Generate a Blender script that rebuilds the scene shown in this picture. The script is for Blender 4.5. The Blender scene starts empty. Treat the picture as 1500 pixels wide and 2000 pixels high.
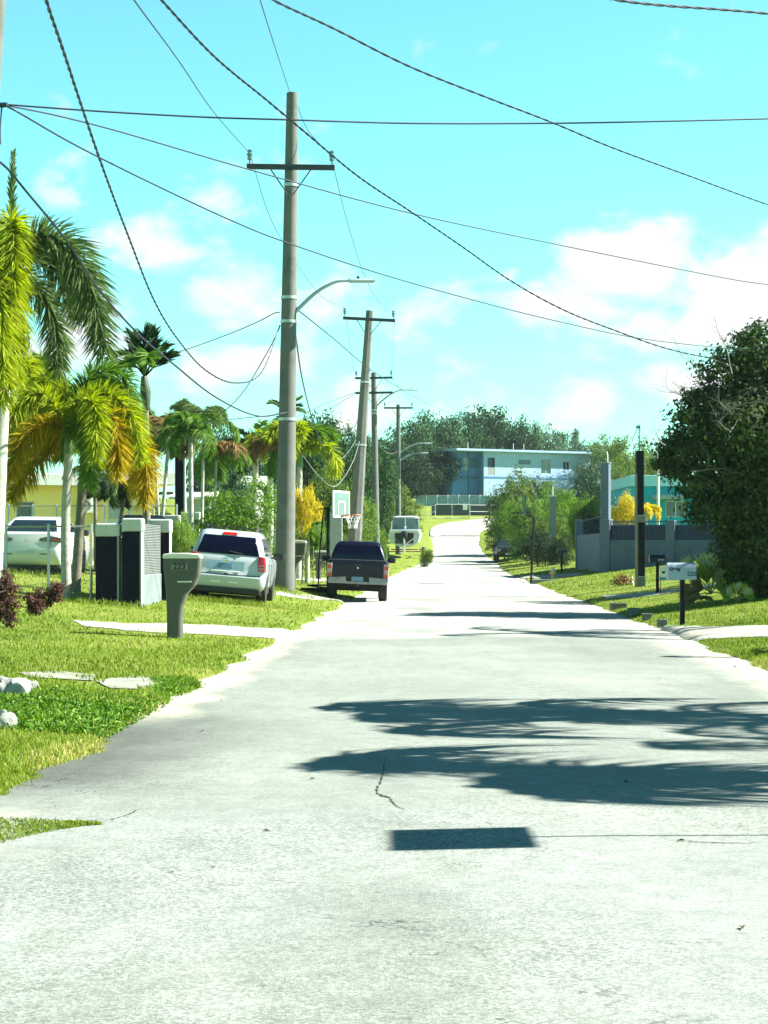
import bpy, math, random
import numpy as np
from mathutils import Vector, Matrix
R = math.radians
scene = bpy.context.scene
col = scene.collection

# ---------------------------------------------------------------- camera
EYE = 1.5
cam_d = bpy.data.cameras.new('camera')
cam = bpy.data.objects.new('camera', cam_d); col.objects.link(cam)
cam.location = (0, 0, EYE); cam.rotation_euler = (R(90), 0, 0)
cam_d.sensor_fit = 'VERTICAL'; cam_d.sensor_height = 36.0; cam_d.sensor_width = 27.0
cam_d.lens = 64.8; cam_d.shift_y = 0.036
cam_d.clip_start = 0.1; cam_d.clip_end = 3000
scene.camera = cam

# ---------------------------------------------------------------- light
SUN_EL, SUN_AZ = 40.0, 5.0            # azimuth: from +X (right) towards +Y (ahead)
EXPOSURE = 1.85
sl = bpy.data.lights.new('sun', 'SUN'); so = bpy.data.objects.new('sun', sl); col.objects.link(so)
sl.energy = 5.0; sl.angle = R(0.5); sl.color = (1.0, 0.965, 0.86)
sd = Vector((math.cos(R(SUN_EL))*math.cos(R(SUN_AZ)), math.cos(R(SUN_EL))*math.sin(R(SUN_AZ)), math.sin(R(SUN_EL))))
so.rotation_euler = sd.to_track_quat('Z', 'Y').to_euler(); so.location = (30, 0, 40)
scene.view_settings.view_transform = 'Standard'; scene.view_settings.look = 'None'
scene.view_settings.exposure = EXPOSURE; scene.view_settings.gamma = 1.0

w = bpy.data.worlds.new('World'); scene.world = w; w.use_nodes = True
nt = w.node_tree; nt.nodes.clear(); N = nt.nodes.new; L = nt.links.new
wo = N('ShaderNodeOutputWorld'); bg = N('ShaderNodeBackground'); L(bg.outputs[0], wo.inputs[0])
sky = N('ShaderNodeTexSky'); sky.sky_type = 'NISHITA'; sky.sun_disc = False
sky.sun_elevation = R(SUN_EL); sky.sun_rotation = R(90-SUN_AZ); sky.air_density = 1.0; sky.dust_density = 0.3; sky.ozone_density = 1.5
bg.inputs[1].default_value = 0.055
tint = N('ShaderNodeMix'); tint.data_type = 'RGBA'; tint.blend_type = 'MULTIPLY'; tint.inputs[0].default_value = 1.0
L(sky.outputs[0], tint.inputs[6]); tint.inputs[7].default_value = (0.72, 1.50, 1.20, 1)
tc = N('ShaderNodeTexCoord')
def cloud_blob(az_px, el_px, rx, rz):
    """soft patch of cloud round one direction of the sky (given as slopes), returns a socket 0..1"""
    mp = N('ShaderNodeMapping'); mp.vector_type = 'POINT'
    d = Vector(((az_px-750)/3600, 1, (1072-el_px)/3600)).normalized()
    sx, sz = 3600/rx, 3600/rz
    mp.inputs['Scale'].default_value = (sx, 4, sz)
    mp.inputs['Location'].default_value = (-d.x*sx, -d.y*4, -d.z*sz)
    L(tc.outputs['Generated'], mp.inputs['Vector'])
    g = N('ShaderNodeTexGradient'); g.gradient_type = 'QUADRATIC_SPHERE'; L(mp.outputs[0], g.inputs[0])
    return g.outputs['Fac']
def add(a, b, op='ADD'):
    m = N('ShaderNodeMath'); m.operation = op
    for i, s in enumerate((a, b)):
        if isinstance(s, (int, float)): m.inputs[i].default_value = s
        else: L(s, m.inputs[i])
    return m.outputs[0]
acc = None
for (a, b, rx, rz, k) in [(1240, 520, 270, 130, 1.2), (1430, 560, 280, 150, 1.15), (1090, 590, 320, 150, 1.0), (1300, 640, 420, 130, .75), (990, 540, 150, 80, .75),
                          (900, 700, 600, 200, .55), (420, 400, 200, 180, .62), (470, 570, 220, 150, .66), (130, 370, 200, 120, .45), (280, 480, 340, 170, .52), (620, 600, 300, 160, .5),
                          (120, 640, 300, 200, .6), (450, 720, 400, 160, .5), (1180, 150, 160, 60, .25), (1400, 760, 500, 200, .6), (600, 780, 600, 200, .5), (1200, 800, 400, 180, .55),
                          (2600, 500, 900, 300, .8), (-1400, 450, 900, 300, .8)]:
    s = add(cloud_blob(a, b, rx*1.35, rz*1.35), k, 'MULTIPLY')
    acc = s if acc is None else add(acc, s, 'MAXIMUM')
mpn = N('ShaderNodeMapping'); mpn.inputs['Scale'].default_value = (1, 1, 1.5); L(tc.outputs['Generated'], mpn.inputs[0])
nz = N('ShaderNodeTexNoise'); nz.inputs['Scale'].default_value = 22; nz.inputs['Detail'].default_value = 7; nz.inputs['Roughness'].default_value = .55
nz.inputs['Distortion'].default_value = .3
L(mpn.outputs[0], nz.inputs['Vector'])
den = add(add(acc, 1.35, 'MULTIPLY'), add(add(nz.outputs['Fac'], 2.6, 'MULTIPLY'), -1.62), 'ADD')
mr = N('ShaderNodeMapRange'); mr.interpolation_type = 'SMOOTHSTEP'; mr.inputs['From Min'].default_value = .02; mr.inputs['From Max'].default_value = .66
L(den, mr.inputs['Value'])
cm = add(mr.outputs[0], .92, 'MULTIPLY')
cmix = N('ShaderNodeMix'); cmix.data_type = 'RGBA'; L(cm, cmix.inputs[0]); L(tint.outputs[2], cmix.inputs[6])
cmix.inputs[7].default_value = (5.6, 5.2, 5.2, 1)
# sky above the view is darkened to cut its fill in the shadows
sx_ = N('ShaderNodeSeparateXYZ'); L(tc.outputs['Generated'], sx_.inputs[0])
zr = N('ShaderNodeMapRange'); zr.interpolation_type = 'SMOOTHSTEP'; zr.inputs['From Min'].default_value = .28; zr.inputs['From Max'].default_value = .55
L(sx_.outputs[2], zr.inputs['Value'])
zm = N('ShaderNodeMix'); zm.data_type = 'RGBA'; zm.blend_type = 'MULTIPLY'; L(zr.outputs[0], zm.inputs[0]); L(cmix.outputs[2], zm.inputs[6]); zm.inputs[7].default_value = (.05, .17, .30, 1)
L(zm.outputs[2], bg.inputs[0])

# ---------------------------------------------------------------- projection helpers: a place in the street for what the photo shows at (px, py)
F = 3600.0
def W(px, py, Y): return Vector(((px-750)/F*Y, Y, EYE-(py-1072)/F*Y))

# ---------------------------------------------------------------- terrain height
def ip(x, xs, ys): return np.interp(x, xs, ys)
_Y = [-60, 113, 140, 160, 175, 188, 200, 208]
_XL = [-2.6-60*.0306, .86, 3.03, 4.36, 4.86, 4.7, 5.3, 7.5]
_XR = [4.0-60*.0306, 7.46, 8.36, 8.5, 8.85, 9.66, 11.5, 20.0]
def XL(Y): return ip(Y, _Y, _XL)
def XR(Y): return ip(Y, _Y, _XR)
_zy = [-60, 100, 113, 126, 140, 160, 175, 188, 200, 208, 215, 219, 226, 235, 300, 420, 2000]
_zz = [0, 0, .02, .2, .49, 1.14, 1.99, 2.9, 3.83, 4.4, 5.1, 5.5, 7.3, 8.0, 9.0, 10.0, 10.0]
def zc(Y): return ip(Y, _zy, _zz)
def smooth(a, b, x):
    t = np.clip((x-a)/(b-a), 0, 1); return t*t*(3-2*t)
def hnoise(x, y, s=1.0, seed=0):
    """value noise"""
    x = np.asarray(x)*s; y = np.asarray(y)*s
    xi = np.floor(x).astype(np.int64); yi = np.floor(y).astype(np.int64); fx = x-xi; fy = y-yi
    fx = fx*fx*(3-2*fx); fy = fy*fy*(3-2*fy)
    def h(a, b):
        n = (a*374761393 + b*668265263 + seed*974711) & 0x7fffffff
        n = ((n ^ (n >> 13))*1274126177) & 0x7fffffff
        return ((n ^ (n >> 16)) & 0xffff)/65535.0
    return (h(xi, yi)*(1-fx)+h(xi+1, yi)*fx)*(1-fy)+(h(xi, yi+1)*(1-fx)+h(xi+1, yi+1)*fx)*fy
def edge_noise(X, Y): return (hnoise(X, Y, .8, 3)-.5)*.5+(hnoise(X, Y, 2.3, 4)-.5)*.18+(hnoise(X, Y, 6.5, 5)-.5)*.10
def ground_z(X, Y):
    X = np.asarray(X, float); Y = np.asarray(Y, float)
    z = zc(Y)
    dl = XL(Y)-X + edge_noise(X, Y)*.7; dr = X-XR(Y) + edge_noise(X, Y)*.7
    dl0, dr0 = XL(Y)-X, X-XR(Y)
    near = 1-smooth(180, 205, Y)
    kl = ip(Y, [0, 10, 20, 29, 41, 50, 60, 90, 140], [.02, .03, .05, .06, .10, .12, .10, .06, .05])
    bl = np.where(dl0 > 0, kl*np.minimum(dl0, 9)+.01*np.clip(dl0-9, 0, 60), 0)
    kr = ip(Y, [0, 20, 30, 45, 75, 100, 140], [.03, .05, .09, .12, .14, .12, .10])
    br = np.where(dr0 > 0, kr*np.minimum(dr0, 7)+.02*np.clip(dr0-7, 0, 60), 0)
    z = z + (bl+br)*near
    z = z + .22*np.exp(-((X+3.0)/.9)**2-((Y-51.5)/3.5)**2)
    # the sheet dips a little under the road bed so that the two never share a plane
    lip = .02 + np.minimum(dl, 9)*0
    inside = smooth(-.25, .12, np.minimum(-dl, -dr))
    z = z + (.025*(1-inside) - .10*inside)*(Y < 186) + np.where(Y >= 186, 0, 0)
    z = z + (hnoise(X, Y, 1.3, 7)-.5)*.03*(1-inside)
    return z
def gz(X, Y): return float(ground_z(X, Y))
def G(px, py, y0=4.0, y1=400.0):
    """where the sight line through (px, py) meets the ground"""
    Y = np.arange(y0, y1, .05); X = (px-750)/F*Y; z = EYE-(py-1072)/F*Y
    hit = np.nonzero(z <= ground_z(X, Y))[0]
    k = hit[0] if len(hit) else len(Y)-1
    return Vector((X[k], Y[k], float(ground_z(X[k], Y[k]))))

# ---------------------------------------------------------------- materials
MATS = {}
def node_mat(name):
    m = bpy.data.materials.new(name); m.use_nodes = True; t = m.node_tree
    return m, t, t.nodes['Principled BSDF'], t.nodes['Material Output']
def mat(name, color, rough=.6, metal=0.0, var=.12, scale=6.0, bump=0.0, bscale=60.0, spec=.5, dirt=None, dscale=1.2, coat=0.0, trans=0.0):
    """painted/solid surface with a little wear: two noises vary its colour, a fine one its relief"""
    if name in MATS: return MATS[name]
    m, t, p, out = node_mat(name); N = t.nodes.new; L = t.links.new
    tc = N('ShaderNodeTexCoord')
    n1 = N('ShaderNodeTexNoise'); n1.inputs['Scale'].default_value = scale; n1.inputs['Detail'].default_value = 6
    L(tc.outputs['Object'], n1.inputs['Vector'])
    cr = N('ShaderNodeValToRGB'); L(n1.outputs['Fac'], cr.inputs[0])
    c = np.array(color)
    cr.color_ramp.elements[0].position = .3; cr.color_ramp.elements[1].position = .7
    cr.color_ramp.elements[0].color = (*np.clip(c*(1-var), 0, 1), 1); cr.color_ramp.elements[1].color = (*np.clip(c*(1+var), 0, 1), 1)
    last = cr.outputs[0]
    if dirt:
        n2 = N('ShaderNodeTexNoise'); n2.inputs['Scale'].default_value = dscale; n2.inputs['Detail'].default_value = 8; n2.inputs['Roughness'].default_value = .7
        L(tc.outputs['Object'], n2.inputs['Vector'])
        r2 = N('ShaderNodeMapRange'); r2.inputs['From Min'].default_value = .48; r2.inputs['From Max'].default_value = .68; r2.inputs['To Max'].default_value = .8
        L(n2.outputs['Fac'], r2.inputs['Value'])
        mx = N('ShaderNodeMix'); mx.data_type = 'RGBA'; L(r2.outputs[0], mx.inputs[0]); L(last, mx.inputs[6]); mx.inputs[7].default_value = (*dirt, 1)
        last = mx.outputs[2]
    L(last, p.inputs['Base Color'])
    p.inputs['Roughness'].default_value = rough; p.inputs['Metallic'].default_value = metal
    p.inputs['Specular IOR Level'].default_value = spec; p.inputs['Coat Weight'].default_value = coat; p.inputs['Coat Roughness'].default_value = .08
    if trans: p.inputs['Transmission Weight'].default_value = trans
    if bump:
        n3 = N('ShaderNodeTexNoise'); n3.inputs['Scale'].default_value = bscale; n3.inputs['Detail'].default_value = 4
        L(tc.outputs['Object'], n3.inputs['Vector'])
        b = N('ShaderNodeBump'); b.inputs['Strength'].default_value = bump; b.inputs['Distance'].default_value = .02
        L(n3.outputs['Fac'], b.inputs['Height']); L(b.outputs[0], p.inputs['Normal'])
    MATS[name] = m; return m
def leaf_mat(name, c0, c1, c2=None, trans=.35, rough=.65, spec=.12):
    """leaves: colour picked leaf by leaf (attribute 'rnd'), some light passes through"""
    if name in MATS: return MATS[name]
    m, t, p, out = node_mat(name); N = t.nodes.new; L = t.links.new
    at = N('ShaderNodeAttribute'); at.attribute_name = 'rnd'
    cr = N('ShaderNodeValToRGB'); L(at.outputs['Fac'], cr.inputs[0])
    cr.color_ramp.elements[0].color = (*c0, 1); cr.color_ramp.elements[1].color = (*c1, 1)
    if c2: e = cr.color_ramp.elements.new(.9); e.color = (*c1, 1); cr.color_ramp.elements[-1].color = (*c2, 1)
    L(cr.outputs[0], p.inputs['Base Color']); p.inputs['Roughness'].default_value = rough; p.inputs['Specular IOR Level'].default_value = spec
    tr = N('ShaderNodeBsdfTranslucent')
    hs = N('ShaderNodeHueSaturation'); hs.inputs['Saturation'].default_value = 1.15; hs.inputs['Value'].default_value = 1.5; L(cr.outputs[0], hs.inputs['Color']); L(hs.outputs[0], tr.inputs['Color'])
    mx = N('ShaderNodeMixShader'); mx.inputs[0].default_value = trans; L(p.outputs[0], mx.inputs[1]); L(tr.outputs[0], mx.inputs[2]); L(mx.outputs[0], out.inputs[0])
    MATS[name] = m; return m

def bez(p, n=40):
    """smooth curve through points (Catmull-Rom)"""
    p = [np.array(q, float) for q in p]
    if len(p) == 2: return np.array([p[0]*(1-t)+p[1]*t for t in np.linspace(0, 1, n)])
    q = [2*p[0]-p[1]]+p+[2*p[-1]-p[-2]]; out = []; k = len(p)-1
    for t in np.linspace(0, k-1e-6, n):
        i = int(t); u = t-i; a, b, c, d = q[i:i+4]
        out.append(.5*((2*b)+(-a+c)*u+(2*a-5*b+4*c-d)*u*u+(-a+3*b-3*c+d)*u**3))
    return np.array(out)
# ---------------------------------------------------------------- objects
def tag(o, label=None, cat=None, group=None, kind=None):
    if label: o['label'] = label
    if cat: o['category'] = cat
    if group: o['group'] = group
    if kind: o['kind'] = kind
    return o
def thing(name, label, cat, loc=(0, 0, 0), rz=0, group=None, rot=None):
    o = bpy.data.objects.new(name, None); col.objects.link(o); o.location = loc; o.empty_display_size = .2
    o.rotation_euler = rot if rot else (0, 0, rz)
    return tag(o, label, cat, group)
def obj(name, me, m=None, parent=None):
    o = bpy.data.objects.new(name, me); col.objects.link(o)
    if m is not None and not me.materials: me.materials.append(m)
    o.parent = parent
    return o
def kids(o): return [c for c in scene.objects if c.parent == o]
def copy_tree(o, parent=None):
    c = o.copy(); col.objects.link(c); c.parent = parent
    for ch in kids(o): copy_tree(ch, c)
    return c
def np_mesh(name, V, faces, rnd=None, smooth_=False):
    """V (n,3); faces: list of int arrays (k,3)/(k,4)"""
    me = bpy.data.meshes.new(name); V = np.asarray(V, np.float32)
    me.vertices.add(len(V)); me.vertices.foreach_set('co', V.ravel())
    idx = np.concatenate([f.ravel() for f in faces]).astype(np.int32); cnt = np.concatenate([np.full(len(f), f.shape[1]) for f in faces]).astype(np.int32)
    st = np.concatenate([[0], np.cumsum(cnt)[:-1]]).astype(np.int32)
    me.loops.add(len(idx)); me.loops.foreach_set('vertex_index', idx)
    me.polygons.add(len(cnt)); me.polygons.foreach_set('loop_start', st); me.polygons.foreach_set('loop_total', cnt)
    me.update(calc_edges=True)
    if rnd is not None:
        a = me.attributes.new('rnd', 'FLOAT', 'POINT'); a.data.foreach_set('value', np.asarray(rnd, np.float32))
    if smooth_: me.shade_smooth()
    me.validate()
    return me
class MB:
    def __init__(s): s.v = []; s.f = []
    def poly(s, pts):
        b = len(s.v); s.v += [tuple(p) for p in pts]; s.f.append(tuple(range(b, b+len(pts)))); return s
    def box(s, x0, x1, y0, y1, z0, z1, M=None):
        P = [(x0, y0, z0), (x1, y0, z0), (x1, y1, z0), (x0, y1, z0), (x0, y0, z1), (x1, y0, z1), (x1, y1, z1), (x0, y1, z1)]
        if M is not None: P = [tuple(M @ Vector(p)) for p in P]
        b = len(s.v); s.v += P
        s.f += [tuple(b+i for i in q) for q in ((0, 3, 2, 1), (4, 5, 6, 7), (0, 1, 5, 4), (1, 2, 6, 5), (2, 3, 7, 6), (3, 0, 4, 7))]; return s
    def tube(s, pts, rad, n=8, cap=True):
        pts = [Vector(p) for p in pts]; k = len(pts)
        rs = list(rad) if hasattr(rad, '__len__') else [rad]*k
        b = len(s.v); ref = None
        for i, p in enumerate(pts):
            t = (pts[min(i+1, k-1)]-pts[max(i-1, 0)]).normalized()
            if ref is None: ref = Vector((0, 0, 1)) if abs(t.z) < .9 else Vector((1, 0, 0))
            u = t.cross(ref).normalized(); v = t.cross(u).normalized(); ref = -v if False else ref
            if abs(t.dot(ref)) > .98: ref = Vector((0, 1, 0)) if abs(t.y) < .9 else Vector((1, 0, 0))
            for j in range(n):
                a = 2*math.pi*j/n; s.v.append(tuple(p+(u*math.cos(a)+v*math.sin(a))*rs[i]))
        for i in range(k-1):
            for j in range(n):
                j2 = (j+1) % n; s.f.append((b+i*n+j, b+(i+1)*n+j, b+(i+1)*n+j2, b+i*n+j2))
        if cap:
            s.f.append(tuple(b+j for j in range(n))); s.f.append(tuple(b+(k-1)*n+j for j in range(n-1, -1, -1)))
        return s
    def prism(s, outline, y0, y1):
        """outline in x,z extruded along y"""
        n = len(outline); b = len(s.v)
        s.v += [(x, y0, z) for x, z in outline]+[(x, y1, z) for x, z in outline]
        s.f.append(tuple(b+i for i in range(n))); s.f.append(tuple(b+n+i for i in range(n-1, -1, -1)))
        for i in range(n): j = (i+1) % n; s.f.append((b+i, b+n+i, b+n+j, b+j))
        return s
    def lathe(s, prof, n=16, c=(0, 0)):
        b = len(s.v)
        for r, z in prof:
            for j in range(n): a = 2*math.pi*j/n; s.v.append((c[0]+r*math.cos(a), c[1]+r*math.sin(a), z))
        for i in range(len(prof)-1):
            for j in range(n): j2 = (j+1) % n; s.f.append((b+i*n+j, b+i*n+j2, b+(i+1)*n+j2, b+(i+1)*n+j))
        s.f.append(tuple(b+j for j in range(n-1, -1, -1))); s.f.append(tuple(b+(len(prof)-1)*n+j for j in range(n)))
        return s
    def stack(s, rings, rc=.18, seg=5):
        """rings: (z, x0, x1, y0, y1[, rc]) rounded rectangles joined bottom to top"""
        b = len(s.v); n = 4*seg
        for rg in rings:
            z, x0, x1, y0, y1 = rg[:5]; r = rg[5] if len(rg) > 5 else rc
            for (cx, cy, a0) in ((x1-r, y1-r, 0), (x0+r, y1-r, 90), (x0+r, y0+r, 180), (x1-r, y0+r, 270)):
                for k in range(seg):
                    a = R(a0+90*k/(seg-1)); s.v.append((cx+r*math.cos(a), cy+r*math.sin(a), z))
        for i in range(len(rings)-1):
            for j in range(n): j2 = (j+1) % n; s.f.append((b+i*n+j, b+i*n+j2, b+(i+1)*n+j2, b+(i+1)*n+j))
        s.f.append(tuple(b+j for j in range(n-1, -1, -1))); s.f.append(tuple(b+(len(rings)-1)*n+j for j in range(n)))
        return s
    def mesh(s, name, smooth_=None, fix=True):
        me = bpy.data.meshes.new(name); me.from_pydata(s.v, [], s.f); me.update()
        if fix:
            import bmesh
            bm = bmesh.new(); bm.from_mesh(me); bmesh.ops.recalc_face_normals(bm, faces=bm.faces); bm.to_mesh(me); bm.free()
        if smooth_: me.shade_smooth(); me.set_sharp_from_angle(angle=R(smooth_))
        return me
    def build(s, name, m, parent=None, smooth_=None, bevel=0, fix=True):
        o = obj(name, s.mesh(name, smooth_, fix), m, parent)
        if bevel:
            b = o.modifiers.new('bevel', 'BEVEL'); b.width = bevel; b.segments = 2; b.limit_method = 'ANGLE'; b.angle_limit = R(35)
        return o
def text(name, s, size, m, parent, loc, rot=(math.pi/2, 0, 0), depth=.003, align='CENTER', bold=0):
    cu = bpy.data.curves.new(name, 'FONT'); cu.body = s; cu.size = size; cu.extrude = depth; cu.align_x = align; cu.align_y = 'CENTER'; cu.offset = bold
    t = bpy.data.objects.new(name, cu); col.objects.link(t)
    bpy.context.view_layer.update()
    me = bpy.data.meshes.new_from_object(t.evaluated_get(bpy.context.evaluated_depsgraph_get())); bpy.data.objects.remove(t)
    me.materials.clear()
    o = obj(name, me, m, parent); o.location = loc; o.rotation_euler = rot; return o
# ---------------------------------------------------------------- the setting: lawn, road, drives
def gmat():
    m, t, p, out = node_mat('lawn'); N = t.nodes.new; L = t.links.new
    g = N('ShaderNodeNewGeometry')
    def noise(s, d=6, r=.6, sc=None):
        n = N('ShaderNodeTexNoise'); n.inputs['Scale'].default_value = s; n.inputs['Detail'].default_value = d; n.inputs['Roughness'].default_value = r
        if sc:
            mp = N('ShaderNodeMapping'); mp.inputs['Scale'].default_value = sc; L(g.outputs['Position'], mp.inputs[0]); L(mp.outputs[0], n.inputs['Vector'])
        else: L(g.outputs['Position'], n.inputs['Vector'])
        return n.outputs['Fac']
    def ramp(f, stops):
        r = N('ShaderNodeValToRGB'); L(f, r.inputs[0]); e = r.color_ramp.elements
        e[0].position = stops[0][0]; e[0].color = (*stops[0][1], 1); e[1].position = stops[-1][0]; e[1].color = (*stops[-1][1], 1)
        for pz, c in stops[1:-1]: q = e.new(pz); q.color = (*c, 1)
        return r.outputs[0]
    def mix(f, a, b):
        x = N('ShaderNodeMix'); x.data_type = 'RGBA'; L(f, x.inputs[0]); L(a, x.inputs[6]); L(b, x.inputs[7]); return x.outputs[2]
    base = ramp(noise(.45), [(.3, (.10, .15, .02)), (.5, (.17, .22, .035)), (.7, (.29, .27, .08))])
    fine = ramp(noise(9, 8, .75, (1, .4, 1)), [(.3, (.05, .10, .012)), (.5, (.17, .25, .03)), (.72, (.30, .33, .09))])
    h = N('ShaderNodeMath'); h.operation = 'MULTIPLY'; h.inputs[0].default_value = 1; h.inputs[1].default_value = .55
    L(mix(h.outputs[0], base, fine), p.inputs['Base Color'])
    p.inputs['Roughness'].default_value = .95; p.inputs['Specular IOR Level'].default_value = .1
    b = N('ShaderNodeBump'); b.inputs['Strength'].default_value = .8; b.inputs['Distance'].default_value = .05; L(noise(25, 6, .8), b.inputs['Height']); L(b.outputs[0], p.inputs['Normal'])
    return m
def ymesh():
    ys = [-30.0]
    while ys[-1] < 600:
        y = ys[-1]; ys.append(y+(2 if y < 2 else max(.16, min(.0085*y if y < 260 else .05*y, 60))))
    xs = np.concatenate([[-400, -250, -150, -100, -70, -50, -40, -34, -30, -26, -23, -20, -18, -16, -14.5, -13], np.arange(-12, 18, .22), [18, 19, 20, 21.5, 23, 25, 28, 32, 36, 42, 50, 70, 100, 150, 250, 400]])
    X, Y = np.meshgrid(xs, np.array(ys)); Z = ground_z(X, Y)
    n, k = X.shape; i = np.arange(n*k).reshape(n, k)
    f = np.stack([i[:-1, :-1], i[:-1, 1:], i[1:, 1:], i[1:, :-1]], -1).reshape(-1, 4)
    return np_mesh('ground', np.stack([X, Y, Z], -1).reshape(-1, 3), [f], smooth_=True)
tag(obj('ground', ymesh(), gmat()), kind='structure')

def road_mat():
    m, t, p, out = node_mat('road_asphalt'); N = t.nodes.new; L = t.links.new
    g = N('ShaderNodeNewGeometry'); sp = N('ShaderNodeSeparateXYZ'); L(g.outputs['Position'], sp.inputs[0])
    def noise(s, d=5, r=.6, sc=(1, 1, 1), loc=(0, 0, 0)):
        mp = N('ShaderNodeMapping'); mp.inputs['Scale'].default_value = sc; mp.inputs['Location'].default_value = loc; L(g.outputs['Position'], mp.inputs[0])
        n = N('ShaderNodeTexNoise'); n.inputs['Scale'].default_value = s; n.inputs['Detail'].default_value = d; n.inputs['Roughness'].default_value = r
        L(mp.outputs[0], n.inputs['Vector']); return n.outputs['Fac']
    def M(op, a, b=0.0, c=None):
        x = N('ShaderNodeMath'); x.operation = op
        for i, s in enumerate((a, b) if c is None else (a, b, c)):
            if isinstance(s, (int, float)): x.inputs[i].default_value = s
            else: L(s, x.inputs[i])
        return x.outputs[0]
    def rng(v, a, b, c=0, d=1, sm=True):
        x = N('ShaderNodeMapRange'); x.interpolation_type = 'SMOOTHSTEP' if sm else 'LINEAR'
        for k, q in zip(('From Min', 'From Max', 'To Min', 'To Max'), (a, b, c, d)): x.inputs[k].default_value = q
        L(v, x.inputs['Value']); return x.outputs[0]
    def mix(f, a, b):
        x = N('ShaderNodeMix'); x.data_type = 'RGBA'
        if isinstance(f, (int, float)): x.inputs[0].default_value = f
        else: L(f, x.inputs[0])
        for i, s in ((6, a), (7, b)):
            if isinstance(s, tuple): x.inputs[i].default_value = (*s, 1)
            else: L(s, x.inputs[i])
        return x.outputs[2]
    X, Y = sp.outputs[0], sp.outputs[1]
    wob = M('MULTIPLY', M('SUBTRACT', noise(.8, 3), .5), 1.4)
    Yw = M('ADD', Y, wob)
    OLD, MID, FAR_GLARE = (.228, .255, .235), (.212, .24, .215), (.36, .385, .35)
    # paving: coarse worn stretch nearest, smoother grey overlay; beyond, glare painted as paler colour
    seam = rng(M('ADD', Y, M('ADD', M('MULTIPLY', M('SUBTRACT', noise(2.5, 3), .5), .2), M('MULTIPLY', M('SUBTRACT', noise(.5, 2), .5), 1.6))), 10.35, 10.75)
    c = mix(seam, OLD, MID)
    c = mix(rng(Yw, 30.2, 31.6), c, FAR_GLARE)
    # paler old overlay panels, long across the road
    pn = rng(noise(.35, 4, .6, (.7, .8, 1)), .45, .70)
    c = mix(M('MULTIPLY', pn, .35), c, (.30, .325, .275))
    # tyre polish and worn patches
    c = mix(M('MULTIPLY', rng(noise(.33, 4, .6, (1, .35, 1), (7, 3, 0)), .47, .66), .6), c, (.15, .175, .15))
    # edge dust on the left and oil-dark stain by the lay-by
    dl = M('SUBTRACT', X, M('ADD', M('MULTIPLY', Y, .0306), -2.6))
    dr = M('SUBTRACT', M('ADD', M('MULTIPLY', Y, .0306), 4.0), X)
    dw = M('ADD', dl, M('MULTIPLY', M('SUBTRACT', noise(1.1, 5), .5), 1.0))
    stain = M('MULTIPLY', M('MULTIPLY', rng(dw, 1.5, .0), rng(Y, 10.8, 12.2)), rng(Y, 18.5, 15.0))
    c = mix(M('MULTIPLY', stain, .85), c, (.075, .085, .075))
    dust = M('MULTIPLY', rng(dw, .45, .1), M('MAXIMUM', rng(Y, 15.5, 17.5), rng(Y, 10.9, 10.2)))
    c = mix(M('MULTIPLY', dust, .8), c, (.42, .40, .33))
    drw = M('ADD', dr, M('MULTIPLY', M('SUBTRACT', noise(1.3, 5), .5), .9))
    c = mix(M('MULTIPLY', rng(drw, .8, .2), .6), c, (.42, .41, .35))
    # aggregate: chips light and dark, coarser on the near stretch
    vor = N('ShaderNodeTexVoronoi'); vor.inputs['Scale'].default_value = 75; L(g.outputs['Position'], vor.inputs['Vector'])
    chip = N('ShaderNodeRGB')
    vs = N('ShaderNodeSeparateColor'); L(vor.outputs['Color'], vs.inputs[0])
    f1 = rng(vs.outputs[0], .0, 1.0, .45, 1.55, False)
    n2 = rng(noise(90, 4, .8), .3, .7, .72, 1.28, False)
    n3 = M('MULTIPLY', rng(noise(5, 6, .75), .3, .7, .84, 1.16, False), rng(noise(.9, 7, .7, (1, .6, 1), (5, 1, 0)), .3, .7, .86, 1.12, False))
    chipamt = M('MULTIPLY', rng(Y, 10.2, 11.2, 1.0, .55), rng(noise(.45, 4, .6, (1, 1, 1), (2, 9, 0)), .35, .65, .45, 1.25))
    f1m = M('ADD', M('MULTIPLY', M('SUBTRACT', f1, 1.0), M('MULTIPLY', chipamt, .62)), 1.0)
    k = M('MULTIPLY', M('MULTIPLY', f1m, n2), n3)
    mk = N('ShaderNodeMix'); mk.data_type = 'RGBA'; mk.blend_type = 'MULTIPLY'; mk.inputs[0].default_value = 1.0; L(c, mk.inputs[6])
    cb = N('ShaderNodeCombineColor'); [L(k, cb.inputs[i]) for i in range(3)]; L(cb.outputs[0], mk.inputs[7])
    # ravelled spots: loose pits on the near stretch
    pit = M('MULTIPLY', rng(noise(22, 3, .7, (.5, 1.6, 1)), .63, .68), rng(noise(.8, 3), .5, .62))
    pit = M('MULTIPLY', pit, rng(Y, 13, 10, 0.3, 1))
    c = mix(M('MULTIPLY', pit, .7), mk.outputs[2], (.07, .08, .075))
    # cracks
    v2 = N('ShaderNodeTexVoronoi'); v2.feature = 'DISTANCE_TO_EDGE'; v2.inputs['Scale'].default_value = .16
    mp = N('ShaderNodeMapping'); mp.inputs['Scale'].default_value = (1, .8, 0)
    wn = N('ShaderNodeTexNoise'); wn.inputs['Scale'].default_value = 1.6; wn.inputs['Detail'].default_value = 5; L(g.outputs['Position'], wn.inputs['Vector'])
    wm = N('ShaderNodeMix'); wm.data_type = 'RGBA'; wm.blend_type = 'LINEAR_LIGHT'; wm.inputs[0].default_value = .9; L(g.outputs['Position'], wm.inputs[6]); L(wn.outputs['Color'], wm.inputs[7])
    L(wm.outputs[2], mp.inputs[0]); L(mp.outputs[0], v2.inputs['Vector'])
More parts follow.
